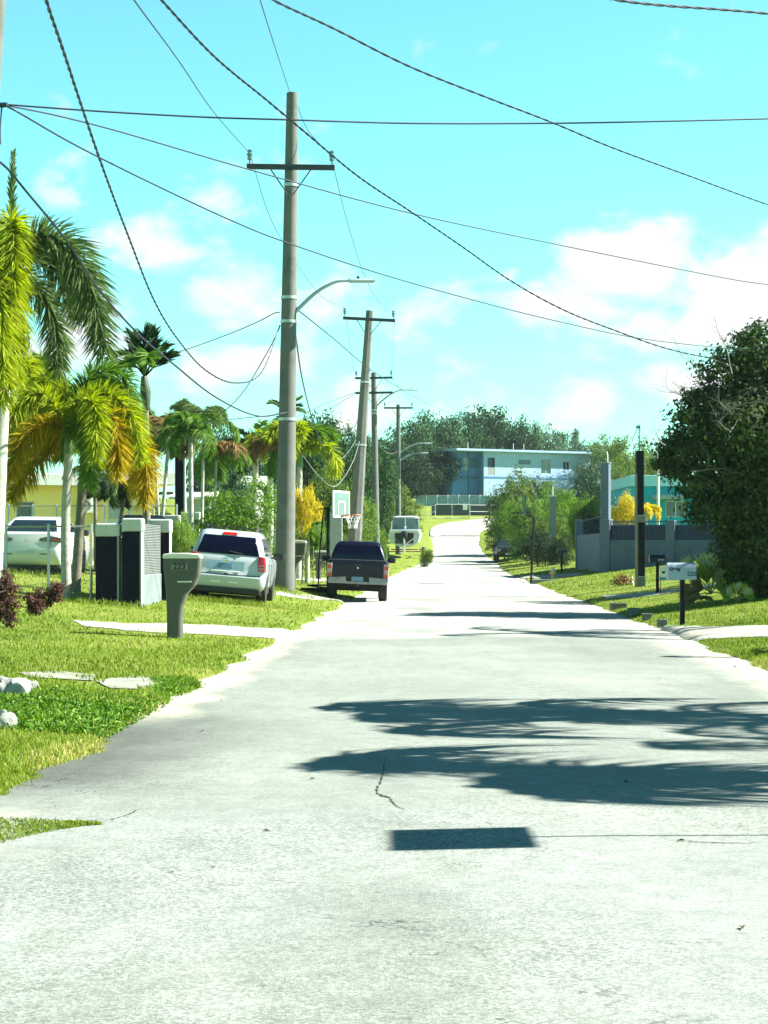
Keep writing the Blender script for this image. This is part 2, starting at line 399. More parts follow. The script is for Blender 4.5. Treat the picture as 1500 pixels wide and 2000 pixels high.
    crk = M('MULTIPLY', rng(v2.outputs['Distance'], .0016, .0004), rng(noise(.5, 2, .5, (1, 1, 1), (3, 0, 0)), .45, .6))
    c = mix(M('MULTIPLY', crk, .75), c, (.03, .035, .03))
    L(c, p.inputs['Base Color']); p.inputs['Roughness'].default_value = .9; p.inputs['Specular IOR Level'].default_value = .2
    b = N('ShaderNodeBump'); b.inputs['Strength'].default_value = .55; b.inputs['Distance'].default_value = .008
    hh = M('SUBTRACT', M('ADD', f1m, M('MULTIPLY', noise(120, 3), .8)), M('MULTIPLY', pit, 2.0)); L(hh, b.inputs['Height']); L(b.outputs[0], p.inputs['Normal'])
    return m
def ribbon(name, left, right, dz, m, nx=14, base=None):
    """a paved strip between two polylines of (x, y), draped over the terrain"""
    l = np.array(left, float); r = np.array(right, float); n = len(l)
    t = np.linspace(0, 1, nx)[None, :, None]
    P = l[:, None, :]*(1-t)+r[:, None, :]*t
    Z = (base(P[..., 0], P[..., 1]) if base else ground_z(P[..., 0], P[..., 1])) + dz
    V = np.concatenate([P, Z[..., None]], -1).reshape(-1, 3)
    i = np.arange(n*nx).reshape(n, nx); f = np.stack([i[:-1, :-1], i[:-1, 1:], i[1:, 1:], i[1:, :-1]], -1).reshape(-1, 4)
    return tag(obj(name, np_mesh(name, V, [f], smooth_=True), m), kind='structure')
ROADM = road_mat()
def road_z(x, y): return zc(y)+ip(np.abs((x-(XL(y)+XR(y))/2)), [0, 4], [.02, -.02])
ys = np.concatenate([np.arange(-30, 60, .5), np.arange(60, 190, 1.5)])
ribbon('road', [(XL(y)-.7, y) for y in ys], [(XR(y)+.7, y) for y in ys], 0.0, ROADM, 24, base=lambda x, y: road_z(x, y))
# the bend at the top of the street
lf = [(4.7, 186), (4.75, 190), (5.0, 196), (5.6, 202), (7.2, 208), (11, 212.5), (18, 215.5), (30, 217), (60, 218)]
rf = [(9.55, 186), (9.9, 190), (10.6, 194), (12.2, 198), (14.6, 201.5), (18.5, 204.5), (25, 206.5), (36, 208), (60, 209)]
def dens(p, k=6):
    o = []
    for a, b in zip(p[:-1], p[1:]): o += [(a[0]+(b[0]-a[0])*i/k, a[1]+(b[1]-a[1])*i/k) for i in range(k)]
    return o+[p[-1]]
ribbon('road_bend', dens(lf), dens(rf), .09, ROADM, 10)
CONC = mat('drive_concrete', (.34, .345, .30), .9, var=.12, scale=3, bump=.25, bscale=40, dirt=(.17, .19, .12), dscale=.9)
SLAB = mat('sunken_slab', (.24, .25, .21), .95, var=.2, scale=4, bump=.3, bscale=40, dirt=(.12, .15, .07), dscale=1.5)
DRIVES = []
def drive(name, top, bot, nx=14, m=None, dz=.010, n=60):
    """a drive given by where its far and near edge meet the ground"""
    def res(p):
        g = [G(*q) for q in p]; a = np.array([(v.x, v.y) for v in g]); s = np.linspace(0, len(a)-1, n)
        return np.stack([np.interp(s, range(len(a)), a[:, 0]), np.interp(s, range(len(a)), a[:, 1])], 1)
    A, B = res(top), res(bot)
    jt = np.random.default_rng(int(abs(A[0][0]*100)))
    jit = lambda: np.convolve(jt.normal(size=n), [.25, .5, .25], 'same')[:, None]*np.array([.02, .0 if m is SLAB else .09])
    A = A+jit(); B = B+jit()
    DRIVES.append(np.concatenate([A, B[::-1]])); ribbon(name, A, B, dz, m or CONC, nx)
drive('driveway', [(135, 1212), (250, 1219), (400, 1221), (520, 1228), (655, 1236), (700, 1228)], [(160, 1224), (290, 1236), (420, 1241), (520, 1247), (590, 1252), (640, 1266)])
drive('driveway', [(540, 1156), (600, 1162), (680, 1170), (770, 1172)], [(540, 1163), (600, 1171), (690, 1181), (760, 1190)])
drive('driveway', [(1235, 1228), (1300, 1224), (1400, 1225), (1580, 1219)], [(1300, 1250), (1345, 1257), (1400, 1248), (1580, 1243)])
drive('footpath', [(1175, 1164), (1280, 1157), (1330, 1149), (1400, 1140)], [(1185, 1170), (1290, 1162), (1335, 1154), (1400, 1144)])
drive('driveway', [(575, 1128), (650, 1131), (790, 1132)], [(575, 1133), (650, 1137), (780, 1142)])
drive('driveway', [(1010, 1127), (1080, 1122), (1135, 1119)], [(1020, 1133), (1080, 1130), (1145, 1121)])
drive('footpath', [(30, 1315), (110, 1312), (190, 1320)], [(60, 1325), (110, 1327), (180, 1332)], dz=.012, m=SLAB)
drive('footpath', [(190, 1332), (270, 1322), (340, 1328)], [(215, 1346), (280, 1348), (330, 1342)], dz=.012, m=SLAB)
def in_poly(P, X, Y, wob=.0):
    X = X+(hnoise(X, Y, 2.2, 61)-.5)*wob; Y = Y+(hnoise(X, Y, 1.6, 62)-.5)*wob*2.2
    c = np.zeros(X.shape, bool); j = len(P)-1
    for i in range(len(P)):
        xi, yi = P[i]; xj, yj = P[j]
        k = ((yi > Y) != (yj > Y)) & (X < (xj-xi)*(Y-yi)/((yj-yi) if abs(yj-yi) > 1e-9 else 1e-9)+xi); c ^= k; j = i
    return c

# grass: blades over the verges, thick near and thinning with distance
def blades(seed, n, ya, yb, side, h, wd, keep=1.0):
    r = np.random.default_rng(seed)
    Y = 1/(1/ya-(1/ya-1/yb)*r.random(n))
    if side < 0: lo = -.235*Y-.8; hi = XL(Y)+.35
    else: lo = XR(Y)-.35; hi = .235*Y+.8
    X = lo+(hi-lo)*r.random(n)
    ok = (hi > lo)
    d = np.where(side < 0, XL(Y)-X, X-XR(Y))+edge_noise(X, Y)*.7
    patch = hnoise(X, Y, .9, 21)*.6+hnoise(X, Y, 2.7, 22)*.4
    ok &= d > -.08-.25*(r.random(n)**3)
    ok &= r.random(n) < .35+1.1*patch
    for P in DRIVES: ok &= ~in_poly(P, X, Y, .55)
    X, Y, patch, d = X[ok], Y[ok], patch[ok], d[ok]; n = len(X)
    Z = ground_z(X, Y)
    H = h*np.where(Y < 17, .6, 1)*(.45+.9*r.random(n))*(.6+.8*patch)
    lush = hnoise(X, Y, .35, 31)
    H = H*(.7+.7*lush)
    a = r.random(n)*2*np.pi; wv = wd*(.6+.8*r.random(n))*(.8+Y/22)
    dx, dy = np.cos(a)*wv, np.sin(a)*wv
    lx, ly = (r.random(n)-.5)*H*1.1, (r.random(n)-.5)*H*1.1
    V = np.stack([np.stack([X-dx, Y-dy, Z-.01], 1), np.stack([X+dx, Y+dy, Z-.01], 1), np.stack([X+lx*.4+dx*.6, Y+ly*.4+dy*.6, Z+H*.6], 1), np.stack([X+lx, Y+ly, Z+H], 1)], 1).reshape(-1, 3)
    i = np.arange(n)*4; f = np.concatenate([np.stack([i, i+1, i+2], 1), np.stack([i, i+2, i+3], 1)])
    dry = np.where(side < 0, smooth(17, 14, Y)*1.0, 0)+smooth(.55, .8, hnoise(X, Y, .5, 77))*.7+np.where(d < .35, .35, 0)
    rn = np.repeat(np.clip(.30*dry+.45*hnoise(X, Y, .6, 41)+.45*r.random(n)+.1*patch, 0, 1), 4)
    return V, f, rn
GR = leaf_mat('grass_blades', (.045, .10, .008), (.20, .27, .035), (.48, .42, .17), trans=.3, rough=.6, spec=.2)
for nm, parts in (('grass', [(1, 140000, 9.5, 60, -1, .042, .0034), (2, 26000, 60, 150, -1, .06, .004)]),
                  ('grass', [(3, 80000, 17, 60, 1, .034, .0032), (4, 26000, 60, 150, 1, .06, .004)])):
    VV, FF, RR = [], [], []; o = 0
    for q in parts:
        V, f, rn = blades(*q); VV.append(V); FF.append(f+o); RR.append(rn); o += len(V)
    g = obj(nm, np_mesh('grass', np.concatenate(VV), [np.concatenate(FF)], np.concatenate(RR)), GR)
    tag(g, 'short mown grass on the '+('left' if parts[0][4] < 0 else 'right')+' verge of the road', 'grass', kind='stuff')

# hand-placed cracks in the surfacing
CRK = mat('crack_dark', (.03, .035, .03), .95)
for nm, pts, wd_ in (('road_crack', [(755, 1478), (750, 1500), (748, 1520), (737, 1545), (742, 1556), (760, 1562), (768, 1574), (792, 1586)], .007), ('road_crack', [(275, 1578), (255, 1588), (225, 1598), (190, 1605)], .006), ('road_crack', [(1500, 1650), (1440, 1652), (1370, 1651), (1330, 1648)], .004)):
    P_ = [Vector(((q[0]-750)/F*(EYE*F/(q[1]-1072)), EYE*F/(q[1]-1072), 0)) for q in pts]
    C_ = bez([tuple(p) for p in P_], 50); rr_ = np.random.default_rng(len(pts)); C_[:, :2] += rr_.normal(size=(50, 2))*np.array([.004, .006])
    ww = wd_*(.3+rr_.random(50))*np.sin(np.linspace(.15, 3.0, 50)); A_ = C_.copy(); A_[:, 0] -= ww; B_ = C_.copy(); B_[:, 0] += ww; A_[:, 1] -= ww*2; B_[:, 1] += ww*2
    ribbon(nm, A_[:, :2], B_[:, :2], .004, CRK, 2, base=road_z)
# ---------------------------------------------------------------- plants
def norm(a): return a/np.maximum(np.linalg.norm(a, axis=-1, keepdims=True), 1e-9)
def leaflets(P, D, Lh, Wd, rng, droop=.25, side=None):
    """blade leaves: start P, direction D, length Lh, width Wd -> V, quads, tris"""
    n = len(P); D = norm(D)
    s = norm(np.cross(D, rng.normal(size=(n, 3)))) if side is None else norm(side)
    m = P+D*(Lh*.5)[:, None]+np.array([0, 0, -1])*(Lh*droop*.22)[:, None]
    e = P+D*(Lh*.96)[:, None]+np.array([0, 0, -1])*(Lh*droop)[:, None]
    w = (s*Wd[:, None])
    V = np.stack([P-w*.45, P+w*.45, m+w*.5, m-w*.5, e], 1).reshape(-1, 3)
    i = np.arange(n)*5
    return V, np.stack([i, i+1, i+2, i+3], 1), np.stack([i+3, i+2, i+4], 1)
def frond_mesh(path, ll=.38, wd=.02, per_m=150, plume=True, droop=.35, seed=0, lo=0, hi=1, fwd=.55, bare=.12):
    """a palm frond along a path: a stalk with leaflets all round it (plume) or in two rows"""
    rng = np.random.default_rng(seed); C = bez(path, 60)
    seg = np.linalg.norm(np.diff(C, axis=0), axis=1); S = np.concatenate([[0], np.cumsum(seg)]); Lt = S[-1]
    n = int(Lt*per_m); s = (bare+(1-bare)*(np.arange(n)+rng.random(n))/n)*Lt
    P = np.stack([np.interp(s, S, C[:, k]) for k in range(3)], 1)
    T = norm(np.stack([np.interp(s+.05, S, C[:, k]) for k in range(3)], 1)-np.stack([np.interp(s-.05, S, C[:, k]) for k in range(3)], 1))
    T = np.where(np.abs(T).sum(1, keepdims=True) < .1, norm(C[-1]-C[-2]), T)
    up = np.tile([0, 0, 1.], (n, 1)); A = norm(np.cross(T, up+rng.normal(size=(n, 3))*.01)); B = np.cross(A, T)
    u = s/Lt
    if plume: ph = rng.random(n)*2*np.pi
    else: ph = np.where(rng.random(n) < .5, 0, np.pi)+(rng.random(n)-.5)*.5+.25*np.where(np.arange(n) % 2, 1, -1)
    D = A*np.cos(ph)[:, None]+B*np.sin(ph)[:, None]+T*(fwd+rng.random(n)*.35)[:, None]
    Lh = ll*(.55+.65*np.sin(np.pi*np.clip(u*.85+.12, 0, 1)))*(.8+.4*rng.random(n))
    V, q, t = leaflets(P, D, Lh, np.full(n, wd)*(.7+.6*rng.random(n)), rng, droop)
    rn = np.repeat(np.clip(lo+(hi-lo)*(.25+.5*rng.random(n)+.25*u), 0, 1), 5)
    mb = MB(); mb.tube([tuple(c) for c in C[::6]]+[tuple(C[-1])], list(np.linspace(.03, .006, len(C[::6])+1)), 5)
    v2 = np.array(mb.v); b = len(V)
    f4 = [f for f in mb.f if len(f) == 4]
    return np_mesh('frond', np.concatenate([V, v2]), [q, t, np.array(f4)+b], np.concatenate([rn, np.full(len(v2), .5)]))
BARK_PALM = mat('palm_trunk', (.36, .37, .31), .85, var=.12, scale=4, bump=.4, bscale=14, dirt=(.16, .17, .13), dscale=2.5)
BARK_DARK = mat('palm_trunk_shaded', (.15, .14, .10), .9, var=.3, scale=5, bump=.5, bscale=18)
BARK = mat('tree_bark', (.20, .17, .13), .9, var=.25, scale=5, bump=.5, bscale=20)
SHAFT = mat('palm_crownshaft', (.13, .22, .07), .5, var=.15, scale=3)
F_YEL = leaf_mat('frond_yellow_green', (.06, .12, .010), (.31, .37, .018), (.50, .47, .03), trans=.38)
F_ORG = leaf_mat('frond_orange_yellow', (.09, .09, .008), (.38, .28, .012), (.58, .40, .03), trans=.38)
F_GRN = leaf_mat('frond_grey_green', (.035, .07, .018), (.11, .17, .055), (.22, .27, .14), trans=.25)
F_DRK = leaf_mat('frond_dark_green', (.004, .014, .006), (.018, .045, .014), (.06, .12, .03), trans=.15)
F_MID = leaf_mat('frond_mid_green', (.03, .09, .012), (.12, .22, .035), (.24, .32, .06), trans=.3)
F_BRN = leaf_mat('frond_brown', (.10, .06, .02), (.26, .17, .07), (.36, .30, .2), trans=.2)
def trunk_mb(base, top, r0, r1, bend=(0, 0), rings=True, swell=1.25, n=14):
    mb = MB(); b = Vector(base); t = Vector(top); k = 22; pts = []; rad = []
    for i in range(k+1):
        u = i/k; p = b.lerp(t, u)+Vector((bend[0], bend[1], 0))*math.sin(math.pi*u)
        pts.append(p); rr = r0+(r1-r0)*u
        if u < .12: rr *= 1+(swell-1)*(1-u/.12)
        if rings: rr *= 1+(.035 if i % 2 else -.01)
        rad.append(rr)
    return mb.tube(pts, rad, n)
def arch(L, el, az, droop, lift=0.0, n=5):
    """arching frond path from the origin: starts at elevation el and bends over"""
    pts = []; x = z = 0.0; a = R(el)
    for i in range(n+1):
        pts.append((x*math.cos(R(az)), x*math.sin(R(az)), z)); st = L/n
        x += math.cos(a)*st; z += math.sin(a)*st; a -= R(droop)/n*(1+.4*i/n)
    return pts
def palm(label, foot, crown, r0, r1, fronds, trunk_m=None, cat='palm', group=None, bend=(0, 0), shaft=True, name='palm_tree', shaft_len=.9, extra=None):
    """foot, crown: world points; fronds: list of (path relative to the crown, options, material)"""
    foot = Vector(foot); crown = Vector(crown)
    t = thing(name, label, cat, foot, group=group)
    c = crown-foot; up = c.normalized()
    tt = c-up*(shaft_len if shaft else 0)
    trunk_mb((0, 0, -.1), tt, r0, r1, bend).build('trunk', trunk_m or BARK_PALM, t, 60)
    if shaft: MB().tube([tt-up*.02, tt+up*shaft_len*.3, tt+up*shaft_len*.8, c+up*.25], [r1*1.25, r1*1.3, r1*.8, r1*.3], 12).build('crownshaft', SHAFT, t, 60)
    for k, (path, opt, m) in enumerate(fronds):
        o = obj('frond', frond_mesh(path, seed=hash_(label, k), **opt), m, t); o.location = c
    return t
def hash_(s, k): return (sum(ord(ch)*(i+7) for i, ch in enumerate(s))*31+k*977) % 1000003
_fr = {}
def frond_lib(kind):
    """a few shared frond meshes for palms further off"""
    if kind not in _fr:
        o = []
        for k in range(3):
            if kind == 'plume': me = frond_mesh(arch(1, 62, 0, 120+15*k), ll=.24, wd=.028, per_m=260, fwd=.75, seed=50+k, droop=.3)
            elif kind == 'feather': me = frond_mesh(arch(1, 60, 0, 100+22*k), ll=.30, wd=.024, per_m=240, plume=False, seed=60+k, droop=.55)
            elif kind == 'coco': me = frond_mesh(arch(1, 55, 0, 95+18*k), ll=.15, wd=.011, per_m=120, plume=False, seed=80+k, droop=.6)
            elif kind == 'stiff': me = frond_mesh(arch(1, 50, 0, 45+22*k), ll=.30, wd=.05, per_m=60, plume=False, seed=70+k, droop=.05, fwd=.8, bare=.25)
            o.append(me)
        _fr[kind] = o
    return _fr[kind]
_fc = {}
def lib_frond(kind, k, m):
    key = (kind, k, m.name)
    if key not in _fc: me = frond_lib(kind)[k].copy(); me.materials.append(m); _fc[key] = me
    return _fc[key]
def palm2(label, foot, crown, r0, r1, kind, n, L, mats, seed, group=None, cat='palm', el=(10, 75), trunk_m=None, shaft=True, bend=(0, 0), name='palm_tree', azr=(0, 360), tilt=0):
    rnd = random.Random(seed); foot = Vector(foot); crown = Vector(crown)
    t = thing(name, label, cat, foot, group=group); c = crown-foot
    trunk_mb((0, 0, -.1), c, r0, r1, bend, n=10).build('trunk', trunk_m or BARK_PALM, t, 60)
    if shaft: MB().tube([c-Vector((0, 0, .05)), c+Vector((0, 0, .3)), c+Vector((0, 0, .7))], [r1*1.2, r1*1.15, r1*.35], 10).build('crownshaft', SHAFT, t, 60)
    for i in range(n):
        az = azr[0]+(azr[1]-azr[0])*(i+rnd.random()*.7)/n; e = el[0]+(el[1]-el[0])*rnd.random()
        o = obj('frond', lib_frond(kind, i % 3, rnd.choice(mats)), None, t)
        o.location = c+Vector((0, 0, .45 if shaft else .05)); s = L*(.85+.3*rnd.random()); o.scale = (s, s, s)
        o.rotation_euler = (0, R(55-e), R(az))
    return t
# leafy trees -------------------------------------------------------
def crown_np(seed, blobs, n, leaf, up=.25, hole=.0, lo=.15, hi=.95, aspect=2.0, shell=.55, cl=.13, per=60):
    """leaf cards spread through lobed volumes; blobs (x, y, z, rx, ry, rz)"""
    rng = np.random.default_rng(seed); B = np.array(blobs, float)
    vol = (B[:, 3]*B[:, 4]*B[:, 5])**.67; idx = rng.choice(len(B), n, p=vol/vol.sum())
    d = norm(rng.normal(size=(n, 3))); rad = shell+(1-shell)*rng.random(n)**.6
    # twiggy clumps: leaves crowd round small centres on each lobe
    nc = max(8, n//per); ci = rng.choice(len(B), nc, p=vol/vol.sum()); cd = norm(rng.normal(size=(nc, 3))); cr = shell+.12+(1-shell)*rng.random(nc)**.5*1.0
    cp = B[ci, :3]+cd*cr[:, None]*B[ci, 3:6]
    k = rng.integers(0, nc, n); size = (B[:, 3:6].mean(1)[ci[k]])*cl+leaf*.7
    P = cp[k]+rng.normal(size=(n, 3))*size[:, None]*np.array([1, 1, .6])
    loose = rng.random(n) < .18
    P[loose] = (B[idx, :3]+d*rad[:, None]*B[idx, 3:6])[loose]
    nn = norm(norm(P-B[ci[k], :3])*.6+norm(P-cp[k])*.9+rng.normal(size=(n, 3))*.45+np.array([0, 0, up]))
    a = norm(np.cross(nn, rng.normal(size=(n, 3)))); b = np.cross(nn, a)
    L_ = leaf*(.6+.8*rng.random(n)); Wd = L_/aspect
    V = np.stack([P-a*L_[:, None]*.5, P+b*Wd[:, None]*.5, P+a*L_[:, None]*.5, P-b*Wd[:, None]*.5], 1).reshape(-1, 3)
    i = np.arange(n)*4; tone = rng.random(nc)[k]
    rn = np.repeat(np.clip(lo+(hi-lo)*(.45*tone+.55*rng.random(n)), 0, 1), 4)
    return V, np.stack([i, i+1, i+2, i+3], 1), rn
def limbs(seed, blobs, r, fork=(0, 0, .3), n=None):
    rnd = random.Random(seed); mb = MB(); top = Vector(fork)
    mb.tube([(0, 0, -.15), (0, 0, top.z*.5), top], [r*1.25, r, r*.85], 9)
    for b in blobs[:n]:
        e = Vector(b[:3]); m = top.lerp(e, .5)+Vector((rnd.uniform(-.1, .1), rnd.uniform(-.1, .1), .08))*(e-top).length
        mb.tube([top-(e-top).normalized()*r*.3, m, e], [r*.6, r*.38, r*.12], 6)
        for q in range(3):
            f = e+Vector((rnd.uniform(-1, 1)*b[3], rnd.uniform(-1, 1)*b[4], rnd.uniform(-.6, 1)*b[5]))*.9
            s = m.lerp(e, .5+.15*q); mb.tube([s, s.lerp(f, .55)+Vector((0, 0, .03)), f], [r*.2, r*.12, r*.03], 4)
    return mb
L_FAR = leaf_mat('leaves_far_green', (.010, .032, .010), (.04, .095, .024), (.085, .15, .035), trans=.2)
L_DRK = leaf_mat('leaves_dark_green', (.006, .018, .008), (.026, .06, .018), (.06, .10, .028), trans=.18)
L_OLV = leaf_mat('leaves_olive', (.04, .08, .014), (.13, .19, .035), (.20, .24, .06), trans=.3)
L_LIT = leaf_mat('leaves_light_green', (.04, .10, .014), (.15, .25, .04), (.27, .36, .09), trans=.35)
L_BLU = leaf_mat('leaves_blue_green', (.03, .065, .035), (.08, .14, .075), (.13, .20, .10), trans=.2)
L_YEL = leaf_mat('leaves_yellow', (.30, .26, .02), (.58, .46, .03), (.72, .60, .08), trans=.35)
_tv = {}
def tree_variant(k, kind='round'):
    """unit trees, 1 m tall and 1 m wide, scaled when placed"""
    key = (k, kind)
    if key in _tv: return _tv[key]
    rnd = random.Random(100+k); bl = []
    if kind == 'round':
        for i in range(11):
            a = i*2.4+rnd.random(); h = .30+.52*rnd.random(); rr = (.30 if h < .65 else .18)*(.6+.5*rnd.random())
            s = .13+.08*rnd.random(); bl.append((math.cos(a)*rr, math.sin(a)*rr, h, s*1.15, s*1.15, s*.85))
        bl.append((0, 0, .6, .26, .26, .22)); n, leaf = 13000, .030
    elif kind == 'bush':
        for i in range(11):
            a = i*2.4+rnd.random(); h = .16+.55*rnd.random(); rr = (.34 if h < .5 else .2)*(.6+.5*rnd.random())
            s = .15+.09*rnd.random(); bl.append((math.cos(a)*rr, math.sin(a)*rr, h, s*1.1, s*1.1, s))
        bl.append((0, 0, .4, .3, .3, .3)); n, leaf = 13000, .031
    if kind == 'ball':
        bl = [(.25*math.cos(i*2.1), .25*math.sin(i*2.1), .72+.12*math.sin(i*1.7), .2, .2, .10) for i in range(6)]; n, leaf = 5000, .04
    V, q, rn = crown_np(k+7, bl, n, leaf, shell=.5)
    V[:, 2] *= 1/np.percentile(V[:, 2], 99.3); V[:, :2] *= .5/np.percentile(np.abs(V[:, :2]), 98)
    c = np_mesh('crown', V, [q], rn); tr = limbs(k, bl, .022, (0, 0, {'round': .3, 'ball': .55}.get(kind, .08))).mesh('trunk', 60); tr.materials.append(BARK)
    _tv[key] = (c, tr); return _tv[key]
_tc = {}
def tree(label, px, top, Y, wpx, m, k=0, kind='round', cat='tree', group=None, name='leafy_tree', base_py=None, depth=None, rz=None):
    X = (px-750)/F*Y; z0 = gz(X, Y) if base_py is None else W(px, base_py, Y).z
    h = W(px, top, Y).z-z0; wd = wpx/F*Y
    c, tr = tree_variant(k, kind); key = (k, kind, m.name)
    if key not in _tc: cc = c.copy(); cc.materials.append(m); _tc[key] = cc
    t = thing(name, label, cat, (X, Y, z0), group=group)
    a = obj('trunk', tr, None, t); b = obj('crown', _tc[key], None, t)
    for o in (a, b): o.scale = (wd, depth or wd, h*1.02); o.rotation_euler = (0, 0, k*1.7+px*.01 if rz is None else rz)
    return t
# ---------------------------------------------------------------- poles and cables
CONC_POLE = mat('pole_concrete', (.125, .135, .12), .9, var=.10, scale=2.5, bump=.35, bscale=30, dirt=(.07, .078, .07), dscale=1.4)
WOOD_DK = mat('crossarm_timber', (.035, .045, .05), .8, var=.3, scale=8, bump=.4)
GALV = mat('galvanised_steel', (.42, .45, .45), .45, metal=.7, var=.1)
LAMPM = mat('lamp_casing_grey', (.28, .38, .42), .5, var=.08)
PORC = mat('insulator_glaze', (.10, .22, .28), .25, var=.1)
CABLE = mat('cable_black', (.003, .014, .035), .6, var=.1)
CABLE_G = mat('cable_weathered', (.16, .18, .16), .7, var=.1)
BLK = mat('black_metal', (.004, .005, .006), .6, spec=.25, var=.2)
def pole(label, foot, top, r0, r1, sides=20, arms=(), lamp=None, group='concrete power poles along the left side', extra=None):
    foot = Vector(foot); top = Vector(top); c = top-foot; up = c.normalized()
    t = thing('power_pole', label, 'power pole', foot, group=group)
    MB().tube([up*-.3]+[c*(i/10) for i in range(1, 11)], [r0]+[r0+(r1-r0)*i/10 for i in range(1, 11)], sides).build('pole_shaft', CONC_POLE, t, 50 if sides > 10 else 20)
    for (d, half, off, tiltz, ins) in arms:       # distance below the top, half length, sideways offset
        p = c-up*d; rr = r0+(r1-r0)*(1-d/c.length)
        M = Matrix.Translation(p+Vector((off, -rr-.05, 0))) @ Matrix.Rotation(tiltz, 4, 'Y')
        a = MB().box(-half, half, -.05, .05, -.07, .07, M).build('crossarm', WOOD_DK, t, bevel=.008)
        br = MB()
        for s in (-1, 1): br.tube([M @ Vector((s*half*.47, -.05, -.05)), Vector(p-up*half*.62)+Vector((s*rr*.4, -rr-.01, 0))], .018, 5)
        br.build('brace', WOOD_DK, a)
        for s in ins:
            q = M @ Vector((s*(half-.08), 0, .07))
            ib = MB(); ib.lathe([(.018, 0), (.018, .1), (.06, .11), (.075, .16), (.045, .18), (.07, .22), (.085, .27), (.05, .30), (.075, .36), (.02, .40)], 10, (0, 0))
            o = ib.build('insulator', PORC, t, 50); o.location = q
    if lamp:
        for (d, out, rise) in lamp:
            p = c-up*d+Vector((r1, 0, 0)); pts = [p, p+Vector((out*.33, 0, rise*.62)), p+Vector((out*.62, 0, rise*.95)), p+Vector((out*.8, 0, rise)), p+Vector((out, 0, rise*1.0))]
            cv = bez([tuple(q) for q in pts], 14)
            a = MB().tube([tuple(q) for q in cv], list(np.linspace(.055, .03, 14)), 8).build('lamp_arm', LAMPM, t, 60)
            e = Vector(tuple(cv[-1])); lb = MB().stack([(e.z-.045, e.x-.25, e.x+.42, e.y-.09, e.y+.09, .06), (e.z, e.x-.3, e.x+.48, e.y-.12, e.y+.12, .08), (e.z+.05, e.x-.25, e.x+.30, e.y-.08, e.y+.08, .06)])
            h = lb.build('lamp_head', LAMPM, t, 40)
            MB().lathe([(.03, e.z+.05), (.045, e.z+.09), (.02, e.z+.13)], 8, (e.x, e.y)).build('photocell', BLK, h)
            MB().box(p.x-.05, p.x+.03, p.y-.06, p.y+.06, p.z-.35, p.z+.12).build('arm_bracket', GALV, t, bevel=.01)
    for (d, rr_) in (extra or ()):
        p = c-up*d; rr = r0+(r1-r0)*(1-d/c.length)
        MB().tube([p-up*.04, p+up*.04], [rr+.02, rr+.02], sides).build('band', GALV, t)
    return t
def solve_pole(top_px, top_py, foot_px, foot_py, Y):
    f = W(foot_px, foot_py, Y); f.z = gz(f.x, Y) if foot_py is None else f.z
    return f, W(top_px, top_py, Y)
P1Y, P2Y, P3Y, P4Y = 50.0, 85.0, 118.0, 152.0
f1 = W(556, 1146, P1Y); t1 = W(571, 182, P1Y)
pole('tall round grey concrete pole nearest on the left, with a crossarm and a street light', f1, t1, .275, .155, 22,
     arms=[(2.05, 1.19, 0, R(0.8), (-1, 1))], lamp=[(5.95, 1.72, .86)], extra=[(5.55, 0), (6.2, 0), (8.85, 0), (2.5, 0)])
f2 = W(688, 1066, P2Y); f2.z = gz(f2.x, P2Y); t2 = W(722, 607, P2Y)
pole('leaning faceted concrete pole rising behind the dark pickup', f2, t2, .34, .165, 8, arms=[(.42, 1.2, 0, R(3), (-1, 1))], extra=[(3.3, 0), (6.2, 0)])
f3 = W(735, 1075, P3Y); f3.z = gz(f3.x, P3Y); t3 = W(730, 728, P3Y)
pole('slender grey pole with two crossarms and a street light, left of the boat', f3, t3, .26, .17, 14,
     arms=[(.35, 1.2, 0, R(-1), (-1, 1)), (1.3, 1.2, 0, R(-1), ())], lamp=[(2.1, 2.2, 1.0)], extra=[(2.4, 0), (2.6, 0)])
f4 = W(778, 1060, P4Y); f4.z = gz(f4.x, P4Y); t4 = W(778, 790, P4Y)
pole('farthest pole in the row, pale, with two low street lights', f4, t4, .24, .16, 12, arms=[(.3, 1.2, 0, 0, (-1, 1))], lamp=[(3.95, 2.2, .75), (4.6, 1.9, .6)])
# the pole cut by the left edge of the photograph
PLY = 27.0
fl = W(-92, 1300, PLY); fl.z = gz(fl.x, PLY); tl = W(8, -260, PLY)
pl = pole('pale concrete pole cut off by the left edge, holding three service cables', fl, tl, .20, .14, 20, extra=())
br = MB(); c0 = W(4, 205, PLY)-fl
br.tube([c0+Vector((-.1, 0, 0)), c0, c0+Vector((.08, -.02, .0))], [.03, .04, .035], 7); br.tube([c0, c0+Vector((-.03, 0, -.35)), W(1, 282, PLY)-fl], .012, 5)
br.build('cable_clamp', CABLE, pl)

